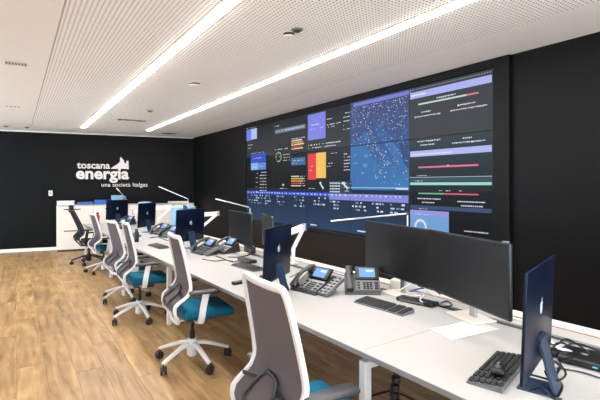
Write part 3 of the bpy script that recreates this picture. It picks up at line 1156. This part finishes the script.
    if headrest:
        B().sweep(crom([rc((-0.175, 0, 1.10)), rc((-0.22, 0, 1.15)), rc((-0.18, 0, 1.2))], 4), 0.02, 0.01, n=8).build('headrest_stem', mw, t)
        hb = B()
        hb.box((0, 0, 0), (0.05, 0.27, 0.11), bevel=0.022, seg=3)
        bmesh.ops.translate(hb.bm, vec=rc((-0.155, 0, 1.215)), verts=hb.bm.verts[:])
        hb.build('headrest', mm, t)
    if sc != 1.0:
        t.scale = (sc, sc, sc)
    return t


def chair_at(px, hub_floor_y, rz, **kw):
    p = P(px, hub_floor_y, 0)
    return p


near = Vector((1.135, 1.79, 0))
make_chair('office_chair', 'white mesh-back office chair nearest the camera, seen from behind', near, math.radians(-2), phase=0.2)
p = P(192, 361.5, 0)
make_chair('office_chair', 'white office chair with teal seat, second from the camera, standing alone', (p.x, p.y, 0), math.radians(-4), phase=math.radians(-80))
p = P(139.5, 318, 0)
make_chair('office_chair', 'white office chair with teal seat, third from the camera, overlapping the chair behind it', (p.x, p.y, 0), math.radians(-2), phase=math.radians(-84))
p = P(125, 299, 0)
make_chair('office_chair', 'white office chair behind the third one, its back leaning away from desk', (p.x, p.y, 0), math.radians(9), phase=0.9, recline=0.05, sc=0.95)
p = P(103.5, 272, 0)
make_chair('office_chair', 'white office chair with small teal seat farthest along the desk, before the black chair', (p.x, p.y, 0), math.radians(6), phase=0.1, recline=0.06, sc=0.93)
p = P(89, 263.5, 0)
make_chair('office_chair', 'black mesh office chair with headrest in front of the white cabinets', (p.x, p.y, 0), math.radians(6), white=False, headrest=True, phase=0.4, recline=0.24, sc=0.95)


# ================================================================== ALL-IN-ONE COMPUTERS
def apple_pts(s):
    base = [(0, 0.62), (0.16, 0.7), (0.36, 0.68), (0.55, 0.52), (0.44, 0.36), (0.42, 0.18), (0.5, 0.02), (0.62, -0.06), (0.5, -0.34), (0.3, -0.58), (0.14, -0.56), (0, -0.5), (-0.14, -0.56), (-0.3, -0.58), (-0.52, -0.3), (-0.62, 0.05), (-0.58, 0.4), (-0.38, 0.64), (-0.18, 0.7)]
    leaf = [(0.0, 0.8), (0.04, 0.98), (0.22, 1.14), (0.2, 0.94), (0.1, 0.84)]
    return [(x_ * s, y_ * s) for x_, y_ in base], [(x_ * s, y_ * s) for x_, y_ in leaf]


def all_in_one(loc, rz, label, w_=0.56, z0=0.10, h=0.44, tilt=0.04):
    """local +y is the back of the display, screen looks to -y"""
    t = thing('all_in_one_computer', label, 'computer', loc, rz, 'blue all-in-one computers on the desk')
    rot = Matrix.Translation((0, 0, z0)) @ Matrix.Rotation(-tilt, 4, 'X')

    def put(bb):
        bmesh.ops.transform(bb.bm, matrix=rot, verts=bb.bm.verts[:])
        return bb
    b = B()
    b.box((0, 0, h / 2), (w_, 0.013, h), bevel=0.005, seg=2)
    disp = put(b).build('display', M_BLUE, t)
    put(B().box((0, -0.0066, h / 2 + 0.025), (w_ - 0.012, 0.0012, h - 0.062))).build('screen_glass', M_SCREENBLK, disp, smooth=False)
    put(B().box((0, -0.0066, 0.028), (w_ - 0.012, 0.0012, 0.044))).build('chin', M_LBLUE, disp, smooth=False)
    a, lf = apple_pts(0.040)
    e = B()
    fr = lambda u, v, q: (-u, q, v + h * 0.56)
    e.prism(a, 0.0064, 0.0076, frame=fr)
    e.prism(lf, 0.0064, 0.0076, frame=fr)
    put(e).build('emblem', M_LOGO, disp, smooth=False)
    # stand: slanted leg with hinge and foot
    s = B()
    s.slab([[(-0.06, 0.012, z0 + 0.12), (0.06, 0.012, z0 + 0.12)], [(-0.06, 0.06, 0.04), (0.06, 0.06, 0.04)], [(-0.06, 0.075, 0.008), (0.06, 0.075, 0.008)]], (0, 0.010, 0.004))
    st = s.build('stand', M_LBLUE, t)
    B().lathe([(0.014, -0.06), (0.014, 0.06)], c=(0, 0.014, z0 + 0.115), n=12, axis='x').build('hinge', M_LBLUE, st)
    B().box((0, 0.012, 0.003), (0.15, 0.155, 0.006), bevel=0.002, seg=1).build('foot', M_LBLUE, st)
    return t


def aio_at(px, py, back_dir, label, **kw):
    p = P(px, py, DESK_Z)
    rz = math.atan2(back_dir[1], back_dir[0]) - PI / 2
    return all_in_one((p.x, p.y, DESK_Z), rz, label, **kw)


aio_at(537, 387, (0.29, -0.957), 'blue all-in-one computer seen edge-on at the right, nearest the camera')
aio_at(277, 291, (0.595, -0.80), 'blue all-in-one computer behind the nearest chair, left of the two phones')
aio_at(190, 248, (0.474, -0.88), 'blue all-in-one computer with pale bin behind it, third from the camera')
aio_at(146.5, 232, (0.68, -0.73), 'blue all-in-one computer second from the far end of the desk')
aio_at(117, 224, (0.44, -0.9), 'blue all-in-one computer at the far end of the desk, right of the red bottle')


# ================================================================== BLACK MONITORS
def monitor(p0, p1, z0, z1, label, stand=(0.0, 0.085), name='ultrawide_monitor'):
    """screen faces the chair side (-X); p0 far end, p1 near end in plan"""
    p0, p1 = Vector(p0), Vector(p1)
    c = (p0 + p1) / 2
    dv = p1 - p0
    W = dv.length
    rz = math.atan2(dv.y, dv.x)          # local x runs p0 -> p1; screen normal is local -y rotated
    t = thing(name, label, 'monitor', (c.x, c.y, DESK_Z), rz, 'black monitors on the desk')
    a, e = z0 - DESK_Z, z1 - DESK_Z
    b = B()
    b.box((0, 0.012, (a + e) / 2), (W, 0.024, e - a), bevel=0.004, seg=2)
    body = b.build('housing', M_BEZEL, t)
    B().box((0, -0.0008, (a + e) / 2 + 0.004), (W - 0.012, 0.0016, e - a - 0.022)).build('screen', M_SCREENBLK, body, smooth=False)
    B().box((0, -0.0006, a + 0.006), (W - 0.01, 0.0014, 0.008)).build('lower_bezel', M_DKGREY, body, smooth=False)
    B().box((W * 0.5 - 0.04, 0.012, e + 0.004), (0.035, 0.02, 0.01), bevel=0.002, seg=1).build('sensor_clip', M_SILVER, body)
    if stand:
        sx_, sy_ = stand
        s = B()
        s.sweep([(sx_, sy_, 0.008), (sx_, sy_, (a + e) / 2 + 0.05)], 0.032, 0.012, n=8, up=(0, 1, 0), power=4)
        st = s.build('stand_column', M_ALU, t)
        B().sweep([(sx_ * 0.8, 0.024, (a + e) / 2), (sx_, sy_, (a + e) / 2)], 0.05, 0.05, n=8, power=5).build('mount', M_DKGREY, st)
        B().box((sx_, sy_ - 0.025, 0.004), (0.27, 0.2, 0.008), bevel=0.003, seg=1).build('base_plate', M_CREAM, st, smooth=False)
    return t


monitor((2.61, 2.90), (2.445, 2.03), 0.875, 1.30, 'black ultrawide monitor right of the phones, farther of the near pair')
monitor((2.415, 2.035), (2.185, 1.30), 0.89, 1.305, 'black ultrawide monitor closest to camera, above the white base plate', stand=(-0.16, 0.2))
monitor((2.47, 5.55), (2.35, 4.62), 0.86, 1.27, 'black monitor farther down the desk, left of the blue computer edge')
monitor((2.36, 4.37), (2.13, 3.75), 0.94, 1.29, 'black monitor on white arm, mostly hidden behind the second blue computer', stand=None)
monitor((2.42, 7.35), (2.26, 6.72), 0.94, 1.27, 'black monitor on white arm, mostly hidden behind the third blue computer', stand=None)


# ================================================================== MONITOR ARMS
def monitor_arm(base, elbow, head, label):
    base, elbow, head = Vector(base), Vector(elbow), Vector(head)
    t = thing('monitor_arm', label, 'monitor arm', base, 0, 'white articulated monitor arms')
    e, h = elbow - base, head - base
    B().box((0, 0, 0.012), (0.09, 0.09, 0.024), bevel=0.006).build('clamp_base', M_SKIRT, t)
    B().lathe([(0.02, 0.02), (0.02, 0.14), (0.024, 0.142), (0.024, 0.17)], n=14).build('post', M_SKIRT, t)
    lo_ = B().sweep([(0, 0, 0.15), (0, 0, 0.17), e], 0.018, 0.022, n=8, power=3).build('lower_link', M_SKIRT, t)
    B().lathe([(0.03, -0.035), (0.03, 0.04)], c=e, n=14).build('elbow_joint', M_ALU, lo_)
    d = h - e
    up = B().sweep([e + d * 0.0, e + d * 0.1, e + d * 0.9, h], 0.026, 0.036, n=8, power=4).build('upper_link', M_SKIRT, t)
    B().box(h, (0.05, 0.05, 0.1), bevel=0.008).build('mount_head', M_ALU, up)
    return t


el = atd(304, 4.75, y=227)
monitor_arm((2.56, 4.02, DESK_Z), el, (2.32, 4.06, 1.04), 'white monitor arm right of the second blue computer')
el = atd(218, 7.3, y=215)
monitor_arm((2.56, 6.85, DESK_Z), (el.x, el.y, 1.13), (2.39, 7.03, 1.10), 'white monitor arm right of the third blue computer')
el = atd(168, 8.9, y=206)
monitor_arm((2.45, 9.0, DESK_Z), (el.x + 0.1, el.y, 1.16), (2.0, 9.2, 1.06), 'white monitor arm between the two farthest blue computers')


# ================================================================== DESK LAMPS
def desk_lamp(base, top, end, label):
    base, top, end = Vector(base), Vector(top), Vector(end)
    t = thing('desk_lamp', label, 'lamp', base, 0, 'slim white desk lamps')
    tp, en = top - base, end - base
    B().lathe([(0.06, 0), (0.06, 0.012), (0.05, 0.018), (0.012, 0.02)], n=20).build('base', M_SKIRT, t)
    B().sweep([(0, 0, 0.015), tp], 0.006, n=8).build('pole', M_SKIRT, t)
    d = en - tp
    ar = B().sweep([tp, tp + d * 0.72], 0.006, 0.007, n=8, power=3).build('arm', M_ALU, t)
    B().lathe([(0.012, -0.014), (0.012, 0.014)], c=tp, n=12).build('joint', M_DKGREY, ar)
    B().sweep([tp + d * 0.68, tp + d * 0.74, tp + d], 0.016, 0.006, n=8, power=4).build('lamp_head', M_CREAM, t)
    return t


tp = atd(407.5, 3.62, y=213.5)
desk_lamp((tp.x, tp.y, DESK_Z), tp, atd(331, 3.75, y=221), 'slim white desk lamp reaching over the farther near-pair monitor')
tp = atd(250, 6.06, y=207.5)
desk_lamp((tp.x, tp.y, DESK_Z), tp, atd(216, 6.3, y=199), 'slim white desk lamp behind the single far black monitor')
tp = atd(188, 8.05, y=199)
desk_lamp((tp.x, tp.y, DESK_Z), tp, atd(159, 8.35, y=186.6), 'slim white desk lamp rising highest, against the back wall')
tp = atd(126, 9.85, y=198.5)
desk_lamp((tp.x, tp.y, DESK_Z), tp, atd(116.5, 10.1, y=188), 'slim white desk lamp below the wall logo, farthest away')


# ================================================================== PHONES
def phone(loc, rz, label, side_module=False):
    """local +y points away from the user"""
    t = thing('desk_phone', label, 'phone', loc, rz, 'grey office desk phones')
    W, D_ = 0.235, 0.215
    h0, h1 = 0.022, 0.105
    b = B()
    b.prism([(-D_ / 2, 0), (D_ / 2, 0), (D_ / 2 - 0.02, h1), (-D_ / 2 + 0.01, h0)], -W / 2, W / 2, frame=lambda u, v, q: (q, u, v))
    body = b.build('body', M_DKGREY, t, smooth=False)
    sl = math.atan2(h1 - h0, D_ - 0.03)
    rot = Matrix.Rotation(sl, 4, 'X')

    def on(u, v, up):   # point on the sloped face, v 0..1 from the front
        y_ = -D_ / 2 + 0.01 + v * (D_ - 0.03)
        z_ = h0 + v * (h1 - h0)
        n_ = Vector((0, -math.sin(sl), math.cos(sl)))
        return Vector((u, y_, z_)) + n_ * up
    B().box(on(0.035, 0.30, 0.003), (0.155, 0.108, 0.006), rot, 0.002, 1).build('face_plate', M_SILVER, body, smooth=False)
    k = B()
    for i in range(3):
        for j in range(4):
            k.box(on(0.013 + i * 0.022, 0.10 + j * 0.10, 0.009), (0.016, 0.011, 0.006), rot, 0.0015, 1)
    for j in range(3):
        k.box(on(0.093, 0.12 + j * 0.14, 0.009), (0.026, 0.014, 0.006), rot, 0.0015, 1)
        k.box(on(-0.025, 0.12 + j * 0.14, 0.009), (0.018, 0.012, 0.006), rot, 0.0015, 1)
    ko = k.build('keypad', M_BLACK, body, smooth=False)
    ko['kind'] = 'stuff'
    rot2 = Matrix.Rotation(sl + 0.35, 4, 'X')
    hz = on(0.035, 0.82, 0.022)
    sc_ = B().box(hz, (0.160, 0.098, 0.020), rot2, 0.004, 2).build('display_housing', M_BLACK, t)
    n2 = Vector((0, -math.sin(sl + 0.35), math.cos(sl + 0.35)))
    u2 = Vector((0, math.cos(sl + 0.35), math.sin(sl + 0.35)))
    B().box(hz + n2 * 0.0105, (0.108, 0.070, 0.0015), rot2).build('lcd', M_LCD, sc_, smooth=False)
    B().box(hz + n2 * 0.0115 + u2 * 0.014 + Vector((0.018, 0, 0)), (0.05, 0.016, 0.001), rot2).build('lcd_text', M_LCDW, sc_, smooth=False)
    # handset
    pth = crom([on(-0.085, -0.02, 0.018), on(-0.088, 0.12, 0.032), on(-0.09, 0.5, 0.05), on(-0.088, 0.92, 0.042), on(-0.085, 1.1, 0.026)], 4)
    hs = B().sweep(pth, 0.024, 0.016, n=10, power=3, taper=lambda s: 1.15 - 0.5 * math.sin(PI * s)).build('handset', M_DKGREY, t)
    B().box(on(-0.085, 0.06, 0.012), (0.05, 0.045, 0.03), rot, 0.008, 2).build('mouthpiece', M_BLACK, hs)
    B().box(on(-0.085, 0.97, 0.014), (0.05, 0.045, 0.034), rot, 0.008, 2).build('earpiece', M_BLACK, hs)
    t.scale = (1.22, 1.22, 1.22)
    if side_module:
        B().box((0.165, 0.0, 0.05), (0.075, 0.19, 0.028), Matrix.Rotation(sl, 4, 'X'), 0.004, 1).build('key_module', M_SILVER, t)
        m2 = B()
        for j in range(6):
            for s in (-1, 1):
                m2.box(Vector((0.165 + s * 0.018, -0.075 + j * 0.028, 0.068 + (-0.075 + j * 0.028) * math.tan(sl))), (0.02, 0.012, 0.005), rot)
        q = m2.build('module_keys', M_BLACK, t, smooth=False)
        q['kind'] = 'stuff'
    return t


def phone_at(px, py, up, label, **kw):
    p = P(px, py, DESK_Z)
    return phone((p.x, p.y, DESK_Z), math.atan2(up[1], up[0]) - PI / 2, label, **kw)


phone_at(313, 290, (0.98, 0.2), 'grey desk phone with tilted blue display, beside the blue computer', side_module=True)
phone_at(362, 291, (0.62, 0.78), 'grey desk phone facing the camera, left of the near monitors')
phone_at(205, 253, (0.99, 0.12), 'dark desk phone farther along the desk, left one of its pair', side_module=True)
phone_at(226, 252, (0.99, 0.12), 'dark desk phone farther along the desk, right one of its pair')
phone_at(160.5, 234, (0.95, 0.3), 'small distant desk phone between the blue computers')
phone_at(169.5, 237, (0.95, 0.3), 'small distant desk phone nearest the third blue computer')
phone_at(127, 224.5, (0.9, 0.4), 'tiny desk phone near the far end of the desk')


# ================================================================== KEYBOARDS, MICE
def keyboard(loc, rz, label, W=0.44, D_=0.135):
    t = thing('keyboard', label, 'keyboard', loc, rz, 'black keyboards on the desk')
    b = B()
    b.prism([(-D_ / 2, 0), (D_ / 2, 0), (D_ / 2, 0.024), (-D_ / 2, 0.010)], -W / 2, W / 2, frame=lambda u, v, q: (q, u, v))
    b.build('base', M_SILVER, t, smooth=False)
    k = B()
    sl = math.atan2(0.014, D_)
    rot = Matrix.Rotation(sl, 4, 'X')
    rows = 6
    for j in range(rows):
        y_ = -D_ / 2 + 0.014 + j * (D_ - 0.026) / (rows - 1)
        z_ = 0.0105 + (y_ + D_ / 2) / D_ * 0.014 + 0.004
        cols = 21
        for i in range(cols):
            x_ = -W / 2 + 0.016 + i * (W - 0.032) / (cols - 1)
            if i in (14, 18):
                continue
            if j == 0 and 4 <= i <= 8:
                if i != 6:
                    continue
                k.box((x_, y_, z_), (0.098, 0.0155, 0.008), rot)
                continue
            k.box((x_, y_, z_), (0.0165, 0.0165, 0.008), rot)
    ko = k.build('keys', M_KEY, t, smooth=False)
    ko['kind'] = 'stuff'
    return t


def kb_at(px, py, up, label, **kw):
    p = P(px, py, DESK_Z)
    return keyboard((p.x, p.y, DESK_Z), math.atan2(up[1], up[0]) - PI / 2, label, **kw)


kb_at(499, 371.5, (0.28, -0.96), 'black full-size keyboard at right front with mouse lying on it', W=0.44, D_=0.15)
kb_at(383, 307.5, (0.99, 0.1), 'black keyboard lying in front of the near ultrawide monitors')
kb_at(262, 282, (0.75, -0.66), 'black keyboard in front of the second blue computer')
kb_at(247, 268, (0.98, 0.1), 'black keyboard under the single far black monitor')
kb_at(158, 247, (0.98, 0.1), 'black keyboard beside the black flask farther down the desk')
kb_at(133, 236, (0.98, 0.1), 'small distant black keyboard behind the black flask')


def mouse(loc, rz, label):
    t = thing('computer_mouse', label, 'mouse', loc, rz, 'black computer mice')
    b = B()
    b.box((0, 0, 0), (0.064, 0.112, 0.028), bevel=0.0135, seg=4)
    for v in b.bm.verts:
        v.co.z = (v.co.z + 0.014) * (1 - 5.0 * max(0, v.co.y) ** 1.5)
        v.co.x *= 1 - 6 * v.co.y ** 2 * 2
    b.build('shell', M_BLACK, t, angle=70)
    B().lathe([(0.010, -0.004), (0.010, 0.004)], c=(0, 0.03, 0.022), n=12, axis='x').build('scroll_wheel', M_MIDGREY, t)
    B().sweep([(0, 0.005, 0.0285), (0, -0.03, 0.0285)], 0.012, 0.001, n=6).build('silver_strip', M_SILVER, t)
    return t


p = P(498, 371, DESK_Z + 0.034)
mouse((p.x, p.y, DESK_Z + 0.031), math.radians(-60), 'black mouse with silver strip lying on the right front keyboard')
p = P(238, 284, DESK_Z)
mouse((p.x, p.y, DESK_Z), math.radians(-80), 'small black mouse behind the nearest chair')


# ================================================================== SMALL DESK THINGS
def bottle(loc, h, r, m, capm, label, name='water_bottle'):
    t = thing(name, label, 'bottle', loc)
    B().lathe([(r * 0.9, 0), (r, 0.006), (r, h * 0.72), (r * 0.62, h * 0.82), (r * 0.5, h * 0.86)], n=18).build('body', m, t)
    B().lathe([(r * 0.62, h * 0.855), (r * 0.62, h * 0.98), (r * 0.5, h)], n=16).build('cap', capm, t)
    return t


bottle(P(97.5, 224.5, DESK_Z), 0.265, 0.042, M_RED, M_BLACK, 'red water bottle with dark cap at the far desk end')
bottle(P(136.5, 242, DESK_Z), 0.20, 0.036, M_BLACK, M_DKGREY, 'black flask standing at the desk edge', 'flask')


def bin_drum(px, d, r, h, label, squash=0.75):
    r2 = ray(px) * d
    t = thing('storage_drum', label, 'bin', (r2.x, r2.y, DESK_Z))
    b = B()
    b.lathe([(r * 0.94, 0), (r, 0.02), (r, h * 0.9), (r * 0.97, h * 0.93)], n=28)
    b.build('body', M_PALEBLUE, t)
    B().lathe([(r * 1.02, h * 0.9), (r * 1.02, h * 0.96), (r * 0.9, h), (r * 0.3, h * 1.02)], n=28).build('lid', M_PALEBLUE, t)
    return t


bin_drum(183.5, 7.6, 0.21, 0.50, 'large pale blue round drum behind the third blue computer')
bin_drum(145, 9.3, 0.14, 0.50, 'slim pale blue round drum behind the fourth blue computer')


def cable(pts, r, m, label, n=4):
    o = B().sweep(crom(pts, n), r, n=6).build('cable', m)
    return tag(o, label, 'cable')


# black dock with cables before the near monitors
p = P(417, 303, DESK_Z)
t = thing('docking_station', 'black docking station under the near monitors, between keyboard and base plate', 'dock', (p.x, p.y, DESK_Z), math.radians(12))
B().box((0, 0, 0.016), (0.10, 0.30, 0.028), bevel=0.006).build('housing', M_BLACK, t)
B().box((-0.051, 0.02, 0.016), (0.003, 0.2, 0.012)).build('port_strip', M_SILVER, t)
p = P(404, 289, DESK_Z)
t = thing('socket_box', 'white box lying between the phone and the near monitors', 'box', (p.x, p.y, DESK_Z), math.radians(25))
B().box((0, 0, 0.035), (0.12, 0.2, 0.07), bevel=0.005).build('body', M_CREAM, t)
B().box((0, 0, 0.072), (0.125, 0.205, 0.012), bevel=0.004).build('lid', M_SKIRT, t)


def pz(x, y, z=DESK_Z + 0.006):
    return P(x, y, z)


cable([pz(400, 290, .80), pz(412, 283, .84), pz(420, 284, .82), pz(430, 293), pz(437, 298)], 0.004, M_SKIRT, 'white cable looping over the blue cable near the dock')
cable([pz(409, 292), pz(418, 289, .77), pz(427, 288, .77), pz(434, 290), pz(440, 294)], 0.007, M_BLUECABLE, 'thick blue cable coiled under the farther near monitor')
cable([pz(404, 294), pz(414, 293, .77), pz(424, 294, .78), pz(420, 300, .78), pz(428, 305)], 0.004, M_SKIRT, 'white cable lying across the black dock')
cable([pz(436, 303), pz(443, 307), pz(452, 305), pz(447, 301), pz(441, 303)], 0.005, M_BLACK, 'black cable curled beside the white base plate')
cable([pz(470, 300), pz(490, 309), pz(510, 317), pz(530, 322), pz(548, 327)], 0.005, M_SKIRT, 'grey white cable running along the desk rear')
cable([pz(290, 277), pz(300, 272), pz(312, 268), pz(330, 272), pz(345, 276)], 0.005, M_MIDGREY, 'grey cable behind the phone beside the blue computer')
cable([pz(202, 259), pz(215, 261), pz(225, 260), pz(236, 262)], 0.005, M_BLACK, 'thin black cable in front of the dark phone pair')
cable([pz(228, 257), pz(240, 257), pz(250, 254), pz(243, 251), pz(234, 252)], 0.006, M_BLACK, 'black cable heap below the single far monitor')
# router / mini computer at right
p = P(585, 362, DESK_Z)
t = thing('mini_computer', 'flat black mini computer with cyan light at the right edge', 'computer', (p.x, p.y, DESK_Z), math.radians(12))
B().box((0, 0, 0.02), (0.2, 0.2, 0.036), bevel=0.012, seg=3).build('housing', M_BLACK, t)
a, lf = apple_pts(0.022)
e = B(); e.prism(a, 0.038, 0.0392); e.prism(lf, 0.038, 0.0392)
e.build('emblem', M_MIDGREY, t, smooth=False)
B().box((-0.101, -0.06, 0.02), (0.003, 0.02, 0.006)).build('status_light', M_LEDB, t, smooth=False)
cable([pz(546, 342, .86), pz(556, 345, .84), pz(566, 339, .84), pz(580, 346, .80), pz(592, 356, .77)], 0.0045, M_BLACK, 'black cable arching from the near blue computer to the mini computer')
cable([pz(528, 374, .85), pz(540, 377, .82), pz(556, 381, .78), pz(566, 374, .78), pz(560, 362, .80), pz(572, 357, .78)], 0.0045, M_BLACK, 'black cable drooping in a loop behind the near blue computer')
cable([pz(548, 342, .88), pz(546, 352, .86), pz(550, 362, .84), pz(545, 371, .80), pz(553, 384)], 0.005, M_BLACK, 'black cable hanging down the stand of the near blue computer')
cable([pz(529, 391), pz(540, 388), pz(548, 392), pz(553, 398), pz(562, 399)], 0.004, M_BLACK, 'thin black cable lying on the foot of the near computer')
cable([pz(556, 368), pz(570, 370), pz(585, 373), pz(600, 378)], 0.004, M_DKGREY, 'dark cable lying in front of the mini computer')
cable([pz(550, 340, .80), pz(558, 348, .79), pz(566, 350, .78), pz(573, 353, .77)], 0.007, M_SKIRT, 'white plug lead beside the near blue computer stand')

# thin flat sheet, a little lighter than the desk top
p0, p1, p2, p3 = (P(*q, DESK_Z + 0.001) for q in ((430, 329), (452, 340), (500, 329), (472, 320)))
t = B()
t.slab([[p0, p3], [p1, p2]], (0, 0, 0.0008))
tag(t.build('desk_sheet', M_SHEET, smooth=False), 'thin pale sheet lying on the desk before the closest monitor', 'pale_sheet')

# cable spine under the desk
base = desk_pt(1.62, 0.15)
t = thing('cable_spine', 'black segmented cable spine hanging under the desk by the leg', 'cable spine', (base.x, base.y, 0))
B().box((0, 0, 0.008), (0.12, 0.12, 0.016), bevel=0.004).build('foot', M_BLACK, t)
for k in range(15):
    B().lathe([(0.014, 0), (0.026, 0.008), (0.026, 0.03), (0.014, 0.04)], c=(0.012 * math.sin(k * 0.9), 0.012 * math.cos(k * 0.7), 0.016 + k * 0.0435), n=10).build('segment', M_BLACK, t)
tag(B().sweep(crom([P(352, 404), P(372, 396), P(392, 391), P(400, 394), P(416, 402), P(430, 412)], 4), 0.011, n=6).build('floor_cable', M_BLACK), 'black cable lying on the floor under the near desk', 'cable')

# a few more small things on the farther desks
phone_at(119, 228.5, (0.9, 0.4), 'tiny desk phone in front of the farthest blue computer')
p = P(247, 262, DESK_Z)
t = thing('docking_station', 'small black docking station beneath the single far monitor', 'dock', (p.x, p.y, DESK_Z), math.radians(5))
B().box((0, 0, 0.018), (0.10, 0.26, 0.034), bevel=0.006).build('housing', M_BLACK, t)
B().box((-0.051, 0.02, 0.018), (0.003, 0.18, 0.012)).build('port_strip', M_SILVER, t)
p = P(251, 253, DESK_Z)
t = thing('socket_box', 'dark upright adapter box right under the single far monitor', 'box', (p.x, p.y, DESK_Z), math.radians(15))
B().box((0, 0, 0.04), (0.07, 0.11, 0.08), bevel=0.006).build('body', M_DKGREY, t)
B().box((-0.036, 0, 0.04), (0.003, 0.06, 0.03)).build('socket', M_SILVER, t)
cable([pz(216, 256), pz(222, 258), pz(233, 262), pz(244, 259), pz(254, 260)], 0.006, M_DKGREY, 'dark cable trailing from the dark phone pair to the far dock')
cable([pz(150, 238), pz(158, 237), pz(166, 240), pz(174, 241)], 0.008, M_BLACK, 'black cable lying between the third and fourth blue computers')
cable([pz(176, 240), pz(184, 243), pz(180, 246), pz(173, 244)], 0.008, M_BLACK, 'black cable curled left of the third blue computer foot')

p = P(556, 356, DESK_Z)
t = thing('power_adapter', 'black power adapter on the desk behind the near blue computer', 'adapter', (p.x, p.y, DESK_Z), math.radians(40))
B().box((0, 0, 0.018), (0.07, 0.13, 0.034), bevel=0.007).build('housing', M_BLACK, t)
B().sweep([(0, 0.06, 0.018), (0, 0.085, 0.018)], 0.008, n=8).build('strain_relief', M_DKGREY, t)
cable([pz(551, 352, .79), pz(556, 344, .80), pz(563, 343, .79), pz(570, 347), pz(578, 350)], 0.006, M_BLACK, 'thick black cable from the power adapter to the mini computer')
cable([pz(552, 360), pz(560, 366), pz(556, 376), pz(562, 386), pz(558, 396)], 0.006, M_BLACK, 'thick black cable winding forward from the power adapter')
cable([pz(560, 350), pz(570, 344), pz(584, 345), pz(600, 352)], 0.005, M_BLACK, 'thin black cable leading off behind the mini computer')
